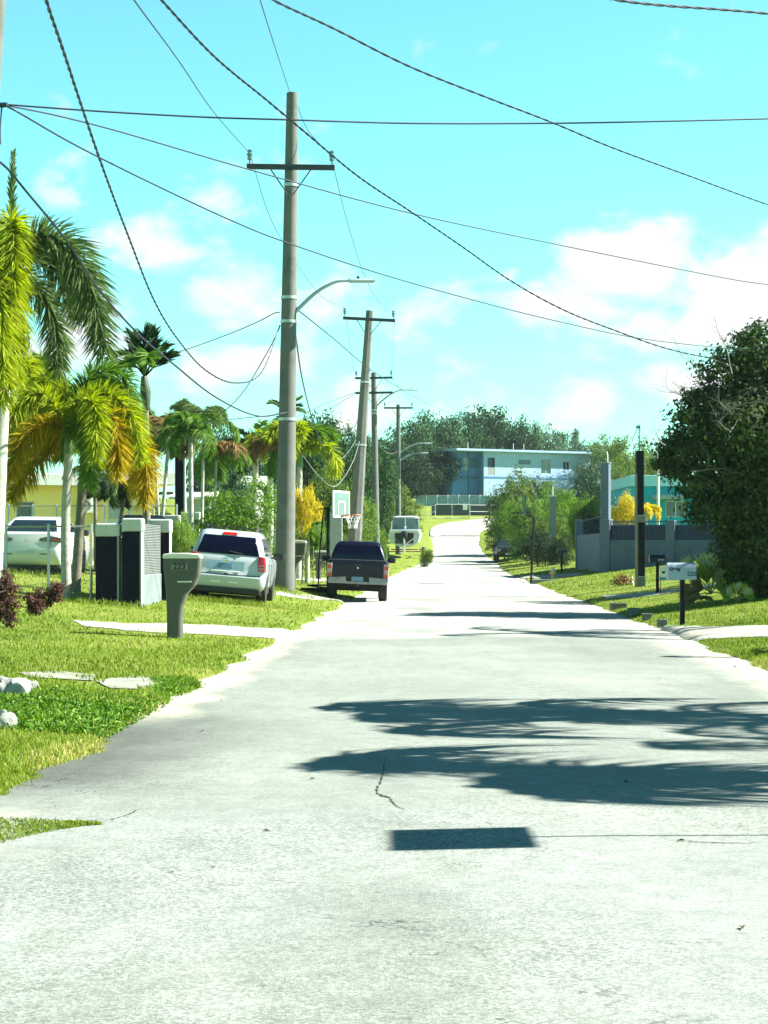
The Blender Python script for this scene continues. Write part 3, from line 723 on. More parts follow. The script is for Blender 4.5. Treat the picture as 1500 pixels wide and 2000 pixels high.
WN = [0]
def cable(label, pts, r=.012, m=None, twist=0.0, group=None, n=None, name='power_cable'):
    """pts: (px, py, distance) way points of the hanging cable; a smooth sagging curve runs through them"""
    P = [W(*p) for p in pts]; Lt = sum((b-a).length for a, b in zip(P[:-1], P[1:]))
    n = n or (60 if not twist else int(min(420, max(120, Lt/.11)))); C = bez([tuple(p) for p in P], n)
    o = C.mean(0)
    def strand(ph, rr):
        Q = C-o
        if twist:
            seg = np.linalg.norm(np.diff(C, axis=0), axis=1); s = np.concatenate([[0], np.cumsum(seg)])
            a = s/.62*2*np.pi+ph; T = norm(np.gradient(C, axis=0)); u = norm(np.cross(T, np.array([0, 1, .3]))); v = np.cross(T, u)
            Q = Q+(u*np.cos(a)[:, None]+v*np.sin(a)[:, None])*twist
        return [tuple(q) for q in Q], rr
    mb = MB()
    for ph in ((0, math.pi) if twist else (0,)):
        q, rr = strand(ph, r); mb.tube(q, rr, 5 if not twist else 4, cap=False)
    b = mb.build('power_cable', m or CABLE, None, 70, fix=False); b.name = name; b.location = o
    return tag(b, label, 'cable', group)
cable('thick twisted cable sweeping steeply down the left sky to the nearest pole', [(60, -120, 17), (90, 0, 19), (122, 95, 21), (165, 225, 24), (205, 340, 27), (250, 460, 31), (300, 585, 35), (345, 660, 38), (400, 722, 42), (458, 748, 45), (510, 728, 48), (547, 635, 50)], .012, twist=.010)
cable('thick twisted cable crossing the sky diagonally from top left into the right tree', [(200, -130, 17), (315, 0, 20), (420, 112, 23), (520, 195, 26), (600, 262, 28), (700, 345, 31), (800, 412, 34), (900, 480, 37), (1000, 550, 40), (1100, 605, 42), (1200, 645, 44), (1300, 680, 45.5), (1400, 702, 47), (1520, 722, 49)], .011, twist=.009)
cable('twisted cable running diagonally across the upper right sky', [(430, -60, 17), (533, 0, 18), (650, 55, 20), (800, 130, 22), (950, 190, 24), (1080, 240, 26), (1200, 290, 28), (1350, 345, 31), (1500, 400, 34), (1650, 450, 37)], .009, twist=.006)
cable('short piece of cable across the top right corner', [(1100, -25, 15), (1205, 0, 16), (1300, 11, 17), (1400, 18, 18), (1500, 27, 19), (1620, 44, 20)], .009, twist=.006)
cable('almost level cable right across the upper sky', [(6, 204, 27), (200, 218, 27.5), (400, 229, 28), (560, 234, 28), (800, 241, 29), (1060, 241, 30), (1250, 238, 30), (1500, 232, 31), (1700, 226, 32)], .014)
cable('upper one of two thin cables fanning down rightward from the left edge pole', [(14, 206, 27), (120, 228, 28), (250, 262, 30), (500, 335, 33), (800, 416, 37), (1100, 480, 41), (1400, 540, 45), (1500, 556, 47), (1650, 575, 50)], .013)
cable('lower one of two thin cables fanning down rightward from the left edge pole', [(14, 208, 27), (40, 222, 27), (150, 285, 29), (300, 360, 32), (450, 430, 35), (560, 474, 37), (750, 537, 41), (950, 593, 45), (1100, 630, 48), (1250, 661, 52), (1430, 682, 56), (1600, 700, 60)], .014)
cable('cable falling behind the palm tops to a clamp low on the nearest pole', [(-40, 290, 26), (10, 325, 28), (50, 372, 29), (130, 470, 31), (190, 562, 33), (270, 652, 36), (340, 712, 39), (420, 775, 43), (500, 812, 47), (560, 806, 49.7)], .020)
cable('thin primary wire from the top left down to the left insulator of the nearest pole', [(225, -60, 15), (262, 0, 17), (350, 120, 24), (420, 222, 34), (488, 300, 49.6)], .008)
cable('thin primary wire from the left insulator of the nearest pole to the leaning pole', [(488, 300, 49.6), (530, 430, 58), (583, 520, 68), (630, 580, 77), (675, 603, 84.6)], .009)
cable('thin wire from the top of the photo down to the top of the nearest pole', [(490, -60, 20), (508, 0, 24), (538, 95, 34), (567, 183, 50.3)], .008)
cable('thin wire from behind the nearest pole top to its right insulator', [(578, 200, 50.3), (602, 255, 50), (646, 303, 49.7)], .008)
cable('thin primary wire from the right insulator of the nearest pole to the leaning pole', [(646, 303, 49.7), (680, 440, 57), (715, 545, 68), (745, 595, 77), (771, 609, 84.6)], .009)
cable('thin service wire dropping leftward from the nearest pole behind the dark palm', [(546, 610, 50), (535, 612, 50), (500, 630, 51), (440, 655, 53), (340, 690, 57), (250, 712, 62), (130, 765, 66)], .014)
cable('slack service wire hanging from the nearest pole down to the left', [(546, 640, 50), (520, 692, 52), (470, 772, 55), (420, 815, 58), (370, 838, 62)], .014)
cable('long straight cable from the nearest pole slanting down to the far trees on the right', [(580, 604, 50), (650, 660, 64), (740, 733, 90), (840, 790, 130), (925, 826, 180)], .018)
cable('drooping twisted drop cable just right of the nearest pole', [(577, 652, 50), (590, 740, 56), (612, 826, 64), (640, 900, 74)], .014, twist=.012)
cable('grey service wire wrapped to the nearest pole above the palms', [(330, 838, 60), (420, 823, 55), (520, 812, 51.5), (548, 806, 50)], .012, CABLE_G)
cable('upper thin wire from the twin crossarm pole leftward behind the nearest pole', [(695, 766, 117.6), (640, 787, 110), (585, 812, 104), (500, 850, 98), (450, 872, 92)], .018)
cable('lower thin wire from the twin crossarm pole leftward behind the nearest pole', [(695, 768, 117.6), (650, 796, 108), (612, 822, 100), (560, 858, 95), (540, 870, 92)], .018)
cable('pale looped wire hanging from the leaning pole over the basketball hoop', [(592, 890, 76), (618, 925, 76), (648, 950, 77), (668, 938, 79), (690, 900, 83), (702, 862, 84.6)], .016, CABLE_G)
cable('left hanging wire between the crossarms of the leaning pole and the one behind', [(678, 622, 84.5), (683, 670, 96), (692, 728, 117.5)], .010)
cable('right hanging wire between the crossarms of the leaning pole and the one behind', [(771, 622, 84.5), (768, 670, 96), (766, 726, 117.5)], .010)
cable('small wire from the twin crossarm pole to the farthest pole', [(764, 735, 118), (775, 752, 130), (802, 784, 151.8)], .012)
cable('small looped wire between the twin crossarm pole and the farthest pole', [(738, 862, 118), (750, 880, 128), (765, 886, 140), (777, 882, 151.6)], .014, CABLE_G)
cable('faint looped wire in front of the far green trees left of the leaning pole', [(640, 872, 112), (655, 893, 112), (672, 892, 113), (690, 868, 116), (700, 850, 118)], .016, CABLE_G)
cable('guy wire down the left side of the leaning pole', [(700, 815, 84.4), (690, 845, 84), (676, 890, 83), (664, 950, 82)], .012)
# ---------------------------------------------------------------- vehicles
TYRE = mat('tyre_rubber', (.018, .018, .018), .85, var=.2)
RIM = mat('wheel_alloy', (.45, .46, .46), .35, metal=.8, var=.08)
GLASS = mat('car_glass_dark', (.003, .005, .018), .08, var=.1, spec=.35)
GLASS_L = mat('car_glass_light', (.010, .022, .028), .2, var=.2, spec=.4)
TRIM = mat('black_trim', (.012, .013, .014), .55, var=.15)
UNDER = mat('underbody', (.008, .008, .008), .9)
RED = mat('tail_light_red', (.42, .012, .012), .15, var=.1, coat=.6)
CLEAR = mat('lamp_clear_pink', (.34, .25, .25), .12, var=.1, coat=.6)
WHT_CAR = mat('car_paint_white', (.66, .70, .69), .25, var=.015, coat=.8)
SIL_CAR = mat('car_paint_pearl', (.40, .47, .50), .25, var=.015, coat=.8)
BLU_CAR = mat('car_paint_black_blue', (.003, .004, .016), .35, var=.05, coat=.08, spec=.3)
CHROME = mat('chrome', (.60, .61, .60), .18, metal=.9, var=.05)
PLATE_W = mat('number_plate', (.55, .60, .62), .5, var=.05)
PLATE_B = mat('number_plate_blue', (.10, .22, .32), .5, var=.3, scale=30)
class Shell:
    """outline of a body as rings (z, half width, rear y, front y)"""
    def __init__(s, rings): s.r = sorted(rings)
    def at(s, z):
        a = np.array([q[:4] for q in s.r]); return [np.interp(z, a[:, 0], a[:, k]) for k in (1, 2, 3)]
    def mesh(s, rc=.18): return MB().stack([(q[0], -q[1], q[1], q[2], q[3], q[4] if len(q) > 4 else rc) for q in s.r])
    def end(s, z, front): a = s.at(z); return a[2] if front else a[1]
    def rear_panel(s, x0, x1, z0, z1, X0=None, X1=None, front=False, th=.03, proud=.006, seg=4, crown=.0):
        """panel over the rear face; bottom edge x0..x1 at z0, top edge X0..X1 at z1"""
        X0 = x0 if X0 is None else X0; X1 = x1 if X1 is None else X1; mb = MB(); sg = 1 if front else -1; n = 6
        for lay in (0, 1):
            for i in range(seg+1):
                t = i/seg; z = z0+(z1-z0)*t; y = s.end(z, front)+sg*(proud if lay == 0 else -th)
                for j in range(n+1): u = j/n; mb.v.append(((x0+(X0-x0)*t)*(1-u)+(x1+(X1-x1)*t)*u, y-sg*crown*(2*u-1)**2, z))
        m = n+1; o = (seg+1)*m
        for i in range(seg):
            for j in range(n): a = i*m+j; mb.f += [(a, a+1, a+m+1, a+m), (o+a, o+a+m, o+a+m+1, o+a+1)]
        per = [j for j in range(n)]+[i*m+n for i in range(seg)]+[seg*m+j for j in range(n, 0, -1)]+[i*m for i in range(seg, 0, -1)]
        for i in range(len(per)): a, b = per[i], per[(i+1) % len(per)]; mb.f.append((a, o+a, o+b, b))
        return mb
    def side_panel(s, sg, y0, y1, z0, z1, Y0=None, Y1=None, proud=.006, th=.03):
        Y0 = y0 if Y0 is None else Y0; Y1 = y1 if Y1 is None else Y1; mb = MB(); n = 4
        for lay in (0, 1):
            for i in range(n+1):
                t = i/n; z = z0+(z1-z0)*t; x = sg*(s.at(z)[0]+(proud if lay == 0 else -th))
                mb.v += [(x, y0+(Y0-y0)*t, z), (x, y1+(Y1-y1)*t, z)]
        o = 2*(n+1)
        for i in range(n): a = 2*i; mb.f += [(a, a+1, a+3, a+2), (o+a, o+a+2, o+a+3, o+a+1)]
        per = [0]+[2*i+1 for i in range(n+1)]+[2*i for i in range(n, 0, -1)]
        for i in range(len(per)): a, b = per[i], per[(i+1) % len(per)]; mb.f.append((a, o+a, o+b, b))
        return mb
def wheel(t, x, y, r, w=.22, rim=RIM, name='wheel'):
    sg = 1 if x > 0 else -1
    e = obj(name, MB().lathe([(r*.62, -w/2), (r*.93, -w/2), (r, -w/2+.03), (r, w/2-.03), (r*.93, w/2), (r*.62, w/2)], 28).mesh('wheel', 40), TYRE, t)
    e.location = (x, y, r); e.rotation_euler = (0, R(90), 0)
    mb = MB().lathe([(.03, w/2-.03), (r*.62, w/2-.045), (r*.64, w/2-.0), (r*.60, w/2-.02), (.06, w/2-.015), (.02, w/2+.0)], 24)
    for k in range(5):
        a = 2*math.pi*k/5; M = Matrix.Rotation(a, 4, 'Z'); mb.box(.03, r*.6, -.03, .03, w/2-.03, w/2-.002, M)
    o = mb.build('rim', rim, e, 40)
    if sg < 0: o.rotation_euler = (R(180), 0, 0)
    return e
def arch_trim(t, sh, x, y, r, m):
    sg = 1 if x > 0 else -1; xx = sh.at(r*1.1)[0]
    mb = MB(); n = 18; pts = []
    for i in range(n+1): a = math.pi*i/n-.0; pts.append((math.cos(a), math.sin(a)))
    for xs in (xx-.12, xx+.008):
        for ro in (r*1.02, r*1.20):
            for (c, s_) in pts: mb.v.append((sg*xs, y+c*ro, r+s_*ro))
    k = n+1
    for i in range(n): mb.f += [(2*k+i, 2*k+i+1, 3*k+i+1, 3*k+i), (3*k+i, 3*k+i+1, k+i+1, k+i), (i, i+1, 2*k+i+1, 2*k+i), (i+1, i, k+i, k+i+1)]
    return mb.build('wheel_arch', m, t, 50)
def mirror(t, x, y, z, m, sg=1):
    mb = MB().stack([(z-.07, x-.11, x+.11, y-.06, y+.06, .05), (z-.01, x-.14, x+.14, y-.07, y+.07, .06), (z+.09, x-.12, x+.13, y-.06, y+.06, .05)])
    mb.tube([(x-sg*.22, y+.03, z-.03), (x-sg*.08, y, z-.02)], .025, 6)
    return mb.build('side_mirror', m, t, 50)
def place_car(t, x, y, rz=0.0, roll=None):
    t.location = (x, y, (gz(x-.75, y)+gz(x+.75, y))/2+.02)
    rl = roll if roll is not None else math.atan2(gz(x-.75, y)-gz(x+.75, y), 1.5)
    t.rotation_euler = (0, rl, rz)
def shut(t, pts, r=.006, name='panel_gap', m=None): return MB().tube(pts, r, 4).build(name, m or TRIM, t)

def suv():
    t = thing('parked_suv', 'pearl white SUV parked on the grass, red tail lights and dark rear window towards us', 'car')
    low = Shell([(.30, .80, -1.98, 2.05, .14), (.36, .86, -2.12, 2.14), (.45, .89, -2.19, 2.18), (.62, .90, -2.20, 2.20), (.68, .90, -2.15, 2.20), (.80, .905, -2.13, 2.19), (.95, .90, -2.10, 2.15), (1.04, .875, -2.08, 2.02, .2), (1.09, .83, -2.05, 1.55, .22)])
    cab = Shell([(1.06, .845, -2.06, 1.12, .16), (1.2, .82, -2.02, .95, .16), (1.4, .765, -1.95, .62, .15), (1.56, .70, -1.86, .32, .15), (1.64, .655, -1.78, .12, .18), (1.68, .58, -1.66, -.05, .22)])
    body = low.mesh().build('body', SIL_CAR, t, 38)
    MB().box(-.82, .82, -1.9, 2.0, .20, .34).build('underbody', UNDER, t, bevel=.03)
    cab.mesh(.16).build('cabin', SIL_CAR, t, 38)
    cab.rear_panel(-.725, .725, 1.12, 1.55, -.59, .59, th=.02, proud=.008).build('rear_window', GLASS, t, 40, bevel=.012)
    tl = cab.rear_panel(-.17, .17, 1.575, 1.635, -.15, .15, proud=.03, th=.02).build('brake_light', RED, t, 40)
    low.rear_panel(-.46, .40, .76, .97, -.46, .40, proud=.004, th=.02).build('plate_recess', mat('recess_bluegrey', (.22, .36, .45), .4, var=.05), t)
    low.rear_panel(-.19, .12, .79, .92, proud=.016, th=.02).build('number_plate', PLATE_B, t)
    low.rear_panel(-.36, .30, .715, .745, proud=.03, th=.03).build('hatch_handle', WHT_CAR, t, bevel=.008)
    MB().lathe([(.09, 0), (.085, .012), (.04, .018)], 18).build('badge', CHROME, t, 50).matrix_local = Matrix.Translation((-.04, -2.118, 1.0)) @ Matrix.Rotation(R(90), 4, 'X') @ Matrix.Diagonal((1, .55, 1, 1))
    low.rear_panel(-.05, .05, .655, .69, proud=.012, th=.02).build('hatch_latch', TRIM, t)
    shut(t, [(-.80, -2.165, .665), (0, -2.178, .655), (.80, -2.165, .665)], .009)
    for a in (-.22, .18): low.rear_panel(a-.11, a+.11, .47, .51, proud=.01, th=.02).build('reflector', WHT_CAR, t)
    MB().box(-.80, .80, -2.17, -2.05, .24, .36).build('lower_bumper', TRIM, t, bevel=.02)
    for sg in (-1, 1):
        mb = MB().stack([(.78, sg*.80-.09, sg*.80+.105, -2.155, -1.98, .05), (.95, sg*.80-.10, sg*.80+.10, -2.14, -1.96, .05), (1.12, sg*.78-.07, sg*.78+.08, -2.10, -1.98, .05)])
        q = mb.build('tail_light', RED, t, 40); MB().box(sg*.80-.07, sg*.80+.08, -2.162, -2.14, .83, .865).box(sg*.80-.07, sg*.80+.08, -2.158, -2.13, .90, .925).build('reverse_lamp', CLEAR, q)
        cab.side_panel(sg, -1.80, -1.05, 1.14, 1.54, -1.66, -1.08).build('side_window', GLASS, t); cab.side_panel(sg, -.98, -.12, 1.14, 1.54, -.98, -.18).build('side_window', GLASS, t)
        cab.side_panel(sg, -.05, .80, 1.14, 1.54, -.10, .28).build('side_window', GLASS, t)
        shut(t, [(sg*.907, -1.02, .42), (sg*.907, -1.02, 1.05)]); shut(t, [(sg*.907, -.08, .38), (sg*.907, -.08, 1.05)])
        for y in (-1.2, -.3): MB().box(sg*.90, sg*.93, y-.10, y+.10, .94, .97).build('door_handle', SIL_CAR, t, bevel=.006)
        mirror(t, sg*1.03, .62, 1.12, TRIM, sg)
        for y in (-1.34, 1.36): wheel(t, sg*.80, y, .35); arch_trim(t, low, sg*.80, y, .35, TRIM)
        MB().tube([(sg*.56, -1.5, 1.70), (sg*.60, -1.4, 1.755), (sg*.60, -.2, 1.755), (sg*.57, -.1, 1.70)], .018, 6).build('roof_rail', TRIM, t)
    for y in (-1.15, -.45): MB().tube([(-.6, y, 1.75), (.6, y, 1.75)], .014, 6).build('roof_bar', TRIM, t)
    MB().tube([(.30, -2.075, 1.14), (.02, -2.03, 1.2)], .012, 5).tube([(.02, -2.03, 1.2), (.36, -2.05, 1.155)], .012, 5).build('wiper', TRIM, t)
    cab.rear_panel(-.78, .78, 1.13, 1.5, -.60, .60, front=True, th=.02).build('windscreen', GLASS, t)
    for sg in (-1, 1): MB().stack([(.72, sg*.68-.15, sg*.68+.15, 2.0, 2.20, .05), (.88, sg*.68-.15, sg*.68+.15, 1.95, 2.175, .05)]).build('headlight', CLEAR, t, 40)
    return t
s = suv(); place_car(s, -3.68, 44.4, 0, R(4.8)); s.location.z -= .05

def sedan(label='white sedan parked behind the chain-link fence at the left edge', WHT_CAR=WHT_CAR):
    t = thing('parked_sedan', label, 'car')
    low = Shell([(.24, .80, -2.05, 2.1, .12), (.32, .85, -2.20, 2.2), (.50, .875, -2.28, 2.26), (.66, .88, -2.27, 2.26), (.80, .88, -2.24, 2.22), (.94, .865, -2.22, 2.1), (1.02, .82, -2.20, 1.5, .2), (1.06, .76, -2.08, 1.2, .22)])
    cab = Shell([(1.02, .78, -1.72, 1.25, .14), (1.15, .75, -1.45, 1.0, .14), (1.32, .68, -1.12, .62, .14), (1.43, .60, -.85, .30, .16), (1.47, .52, -.70, .12, .2)])
    low.mesh().build('body', WHT_CAR, t, 38); cab.mesh(.14).build('cabin', WHT_CAR, t, 38)
    MB().box(-.80, .80, -2.0, 2.0, .16, .28).build('underbody', UNDER, t, bevel=.03)
    cab.rear_panel(-.66, .66, 1.08, 1.385, -.53, .53, th=.02, proud=.012).build('rear_window', GLASS_L, t, 40)
    cab.rear_panel(-.70, .70, 1.08, 1.40, -.55, .55, front=True, th=.02).build('windscreen', GLASS, t)
    shut(t, [(-.55, -2.262, .60), (0, -2.275, .58), (.55, -2.262, .60)]); shut(t, [(-.64, -2.24, .95), (-.60, -2.265, .66)], .005); shut(t, [(.64, -2.24, .95), (.60, -2.265, .66)], .005)
    low.rear_panel(-.21, .21, .50, .61, proud=.01).build('number_plate', PLATE_W, t)
    low.rear_panel(.34, .60, .50, .525, proud=.008).build('reflector', TRIM, t); low.rear_panel(-.60, -.34, .50, .525, proud=.008).build('reflector', TRIM, t)
    MB().lathe([(.045, 0), (.04, .01)], 12).build('badge', CHROME, t).matrix_local = Matrix.Translation((0, -2.25, .84)) @ Matrix.Rotation(R(90), 4, 'X')
    for sg in (-1, 1):
        mb = MB(); mb.prism([(sg*.34, .84), (sg*.86, .80), (sg*.865, .93), (sg*.60, .965), (sg*.34, .91)], -2.262, -2.10)
        q = mb.build('tail_light', mat('tail_light_smoked', (.05, .045, .05), .12, coat=.6, var=.1), t, bevel=.01)
        MB().box(sg*.74-.08, sg*.74+.08, -2.27, -2.25, .84, .90).build('brake_lamp', RED, q, bevel=.008)
        cab.side_panel(sg, -1.36, -.35, 1.08, 1.38, -.85, -.38).build('side_window', GLASS, t); cab.side_panel(sg, -.28, .82, 1.08, 1.38, -.30, .28).build('side_window', GLASS, t)
        shut(t, [(sg*.882, -.32, .40), (sg*.882, -.32, 1.0)]); shut(t, [(sg*.882, -1.22, .55), (sg*.87, -1.30, 1.0)])
        mirror(t, sg*.96, .72, 1.06, TRIM, sg)
        for y in (-1.30, 1.34): wheel(t, sg*.78, y, .32, .21); arch_trim(t, low, sg*.78, y, .32, TRIM)
    return t
s = sedan(); place_car(s, -8.95, 48.3, R(0), R(.5)); s.location.z = W(0, 1121, 47).z
d_ = sedan('black sedan whose roof shows just above the two capped gate pillars', mat('car_paint_black', (.006, .008, .012), .25, var=.05, coat=.3)); place_car(d_, -7.0, 53.5, R(8), R(.5)); d_.location.z = W(0, 1006, 53).z-1.47

def pickup(label, paint, glass, front_face=False):
    t = thing('pickup_truck', label, 'pickup truck')
    low = Shell([(.48, .82, -2.50, 2.4, .08), (.55, .885, -2.56, 2.55, .10), (.80, .90, -2.57, 2.60, .10), (1.06, .90, -2.57, 2.55, .10), (1.16, .875, -2.55, 2.35, .10)])
    cab = Shell([(1.12, .86, -.72, 1.42, .12), (1.26, .82, -.70, 1.22, .12), (1.45, .76, -.66, .88, .13), (1.62, .69, -.58, .58, .14), (1.70, .63, -.50, .42, .18), (1.73, .55, -.40, .3, .2)])
    low.mesh(.1).build('body', paint, t, 38); cab.mesh(.12).build('cabin', paint, t, 38)
    MB().box(-.70, .70, -2.3, 2.3, .34, .54).tube([(-.75, -1.6, .36), (.75, -1.6, .36)], .09, 8).build('underbody', UNDER, t, bevel=.02)
    cab.rear_panel(-.78, .78, 1.19, 1.61, -.63, .63, th=.02, proud=.008).build('rear_window', glass, t, 40)
    cab.rear_panel(-.78, .78, 1.20, 1.62, -.63, .63, front=True, th=.02, proud=.01).build('windscreen', glass, t, 40)
    # tailgate with its pressed lines
    tg = low.rear_panel(-.74, .74, .60, 1.145, proud=.014, th=.03).build('tailgate', paint, t, bevel=.01)
    for z in (.90, .78): MB().box(-.66, .66, -2.600, -2.582, z-.012, z+.012).build('tailgate_crease', paint, tg, bevel=.005)
    MB().box(-.10, .10, -2.605, -2.585, 1.0, 1.06).build('tailgate_handle', TRIM, tg, bevel=.006)
    MB().lathe([(.03, 0), (.025, .01)], 10).build('badge', CHROME, tg).matrix_local = Matrix.Translation((0, -2.60, .955)) @ Matrix.Rotation(R(90), 4, 'X')
    MB().box(-.80, .80, -2.55, -1.3, 1.16, 1.185).build('bed_cover', mat('bed_cover_black', (.015, .016, .02), .7), t, bevel=.01)
    bp = MB(); bp.prism([(-.86, .50), (-.84, .66), (-.34, .69), (-.34, .50)], -2.70, -2.54); bp.prism([(.86, .50), (.84, .66), (.34, .69), (.34, .50)], -2.70, -2.54); bp.box(-.34, .34, -2.68, -2.54, .49, .57)
    bp.build('rear_bumper', mat('bumper_dull_chrome', (.20, .22, .22), .4, metal=.6, var=.2), t, bevel=.015)
    MB().box(-.17, .17, -2.665, -2.65, .58, .70).build('number_plate', PLATE_B, t)
    MB().box(-.04, .04, -2.74, -2.60, .42, .50).build('tow_hitch', TRIM, t, bevel=.01)
    for sg in (-1, 1):
        q = MB().stack([(.68, sg*.825-.07, sg*.825+.082, -2.60, -2.42, .03), (1.08, sg*.825-.07, sg*.825+.082, -2.60, -2.42, .03)]).build('tail_light', CLEAR, t, 40)
        for z in (.74, .97): MB().box(sg*.825-.05, sg*.825+.06, -2.608, -2.595, z-.05, z+.05).build('bulb_lens', RED, q, bevel=.01)
        cab.side_panel(sg, -.62, .10, 1.19, 1.60, -.52, .08).build('side_window', glass, t); cab.side_panel(sg, .17, 1.12, 1.19, 1.60, .15, .52).build('side_window', glass, t)
        shut(t, [(sg*.902, .13, .55), (sg*.902, .13, 1.15)]); shut(t, [(sg*.902, -.74, .55), (sg*.902, -.74, 1.15)], .012)
        mirror(t, sg*1.02, .95, 1.17, TRIM, sg)
        for y in (-1.55, 1.65): wheel(t, sg*.77, y, .37, .24); arch_trim(t, low, sg*.77, y, .37, TRIM)
        MB().stack([(.74, sg*.72-.14, sg*.72+.14, 2.42, 2.62, .05), (.94, sg*.72-.14, sg*.72+.14, 2.40, 2.61, .05)]).build('headlight', CLEAR, t, 40)
    MB().box(-.52, .52, 2.57, 2.63, .72, .98).build('grille', TRIM, t, bevel=.02)
    MB().box(-.86, .86, 2.48, 2.70, .46, .64).build('front_bumper', CHROME if not front_face else TRIM, t, bevel=.03)
    MB().box(-.20, .20, 2.70, 2.71, .48, .60).build('number_plate', PLATE_W, t)
    if front_face: MB().lathe([(.07, 0), (.06, .015)], 12).build('badge', CHROME, t).matrix_local = Matrix.Translation((0, 2.63, .85)) @ Matrix.Rotation(R(-90), 4, 'X')
    return t
s = pickup('black pickup truck parked half on the road, tailgate towards us, beside the basketball hoop', BLU_CAR, GLASS); place_car(s, -.80, 54.7, R(.5), R(2.2)); s.scale = (.97, 1, .985)
s = pickup('dark pickup facing us in the shade of the roadside bushes on the right', mat('car_paint_dark_green', (.02, .035, .04), .3, var=.1), GLASS_L, True)
g = G(992, 1097); place_car(s, g.x, g.y+2.6, R(180), 0); s.scale = (.92, 1, .95)

def boat():
    g = G(793, 1088); t = thing('motor_boat', 'white motorboat with windscreen and canopy, stern and dark outboard towards us', 'boat', (g.x, g.y, g.z), rz=R(-3), group=None); t.scale = (1.42, 1.3, 1.48)
    hull = MB(); secs = [(-2.6, 1.0), (-1.0, 1.05), (.8, .95), (2.0, .6), (2.8, .05)]
    k = 9
    for (y, s_) in secs:
        rise = max(0, (y-.2))*.10
        for (x, z) in [(-.98, 1.42), (-1.0, 1.15), (-.88, .80), (-.45, .60), (0, .52), (.45, .60), (.88, .80), (1.0, 1.15), (.98, 1.42)]:
            hull.v.append((x*s_*.86, y, z+rise+(1.42-z)*.0+(0 if z > 1.3 else (1-s_)*.35)))
    for i in range(len(secs)-1):
        for j in range(k-1): a = i*k+j; hull.f.append((a, a+1, a+k+1, a+k))
    hull.f.append(tuple(range(k))); hull.f.append(tuple(range(4*k, 5*k)))
    hull.f += [(i*k, (i+1)*k, (i+1)*k+k-1, i*k+k-1) for i in range(4)]
    hull.build('hull', mat('boat_gelcoat', (.55, .62, .64), .3, var=.06, coat=.4), t, 40)
    MB().box(-.80, .80, -2.66, -2.58, 1.30, 1.44).build('gunwale', mat('boat_white', (.72, .75, .74), .35, var=.05), t, bevel=.02)
    MB().prism([(-.52, 1.28), (-.50, .72), (.50, .72), (.52, 1.28)], -2.64, -2.56).build('transom_well', TRIM, t)
    m = MB(); m.stack([(1.0, -.16, .16, -2.95, -2.62, .08), (1.15, -.19, .19, -3.0, -2.6, .09), (1.36, -.15, .15, -2.95, -2.62, .09)]).build('outboard_motor', TRIM, t, 50)
    MB().box(-.05, .05, -2.90, -2.78, .30, 1.02).lathe([(.03, .22), (.06, .3), (.06, .42), (.03, .5)], 8, (0, -2.84)).build('motor_leg', mat('boat_white', (.7, .7, .7)), t, bevel=.02)
    fr = MB()
    for sg in (-1, 1):
        fr.tube([(sg*.78, -.9, 1.42), (sg*.74, -.9, 1.95), (sg*.66, -.85, 2.12)], .03, 6)
    fr.tube([(-.76, -.9, 1.48), (.76, -.9, 1.48)], .03, 6).tube([(0, -.9, 1.48), (0, -.88, 2.1)], .025, 6)
    fr.build('windscreen_frame', CHROME, t)
    MB().prism([(-.74, 1.50), (-.70, 2.08), (-.04, 2.10), (-.04, 1.50)], -.91, -.89).prism([(.74, 1.50), (.70, 2.08), (.04, 2.10), (.04, 1.50)], -.91, -.89).build('windscreen', mat('boat_glass', (.10, .16, .16), .1, var=.3, scale=3), t)
    MB().box(-.78, .78, -.95, .6, 1.42, 1.50).build('deck', mat('boat_white', (.7, .7, .7)), t)
    c = MB().stack([(2.10, -.74, .74, -1.1, .5, .2), (2.16, -.72, .72, -1.1, .5, .25), (2.21, -.5, .5, -.9, .3, .2)]).build('canopy', mat('canopy_pale_green', (.42, .50, .48), .8, var=.08), t, 40)
    MB().tube([(-.5, -2.7, 1.0), (0, -2.9, .62), (.5, -2.7, 1.0)], .035, 6).tube([(0, -2.9, .62), (0, -2.9, .30)], .035, 6).build('motor_bracket', CHROME, t)
    tr = thing('boat_trailer', 'rusty low boat trailer under the white motorboat', 'trailer', (g.x, g.y, g.z), rz=R(-3)); tr.scale = (1.42, 1.3, 1.3)
    f = MB(); rust = mat('rusty_steel', (.16, .09, .06), .85, var=.4, scale=10)
    for sg in (-1, 1): f.tube([(sg*.70, -2.6, .46), (sg*.70, 1.2, .46), (0, 3.6, .48)], .04, 6)
    for y in (-2.6, -1.2, .5): f.tube([(-.72, y, .46), (.72, y, .46)], .04, 6)
    f.tube([(-.95, -.9, .34), (.95, -.9, .34)], .035, 6); f.build('frame', rust, tr)
    for sg in (-1, 1): wheel(tr, sg*1.0, -.9, .30, .16); MB().box(sg*1.0-.12, sg*1.0+.12, -1.3, -.5, .62, .66).build('mudguard', GALV, tr, bevel=.03); MB().box(sg*.9-.05, sg*.9+.05, -2.68, -2.62, .42, .52).build('tail_light', RED, tr)
boat()
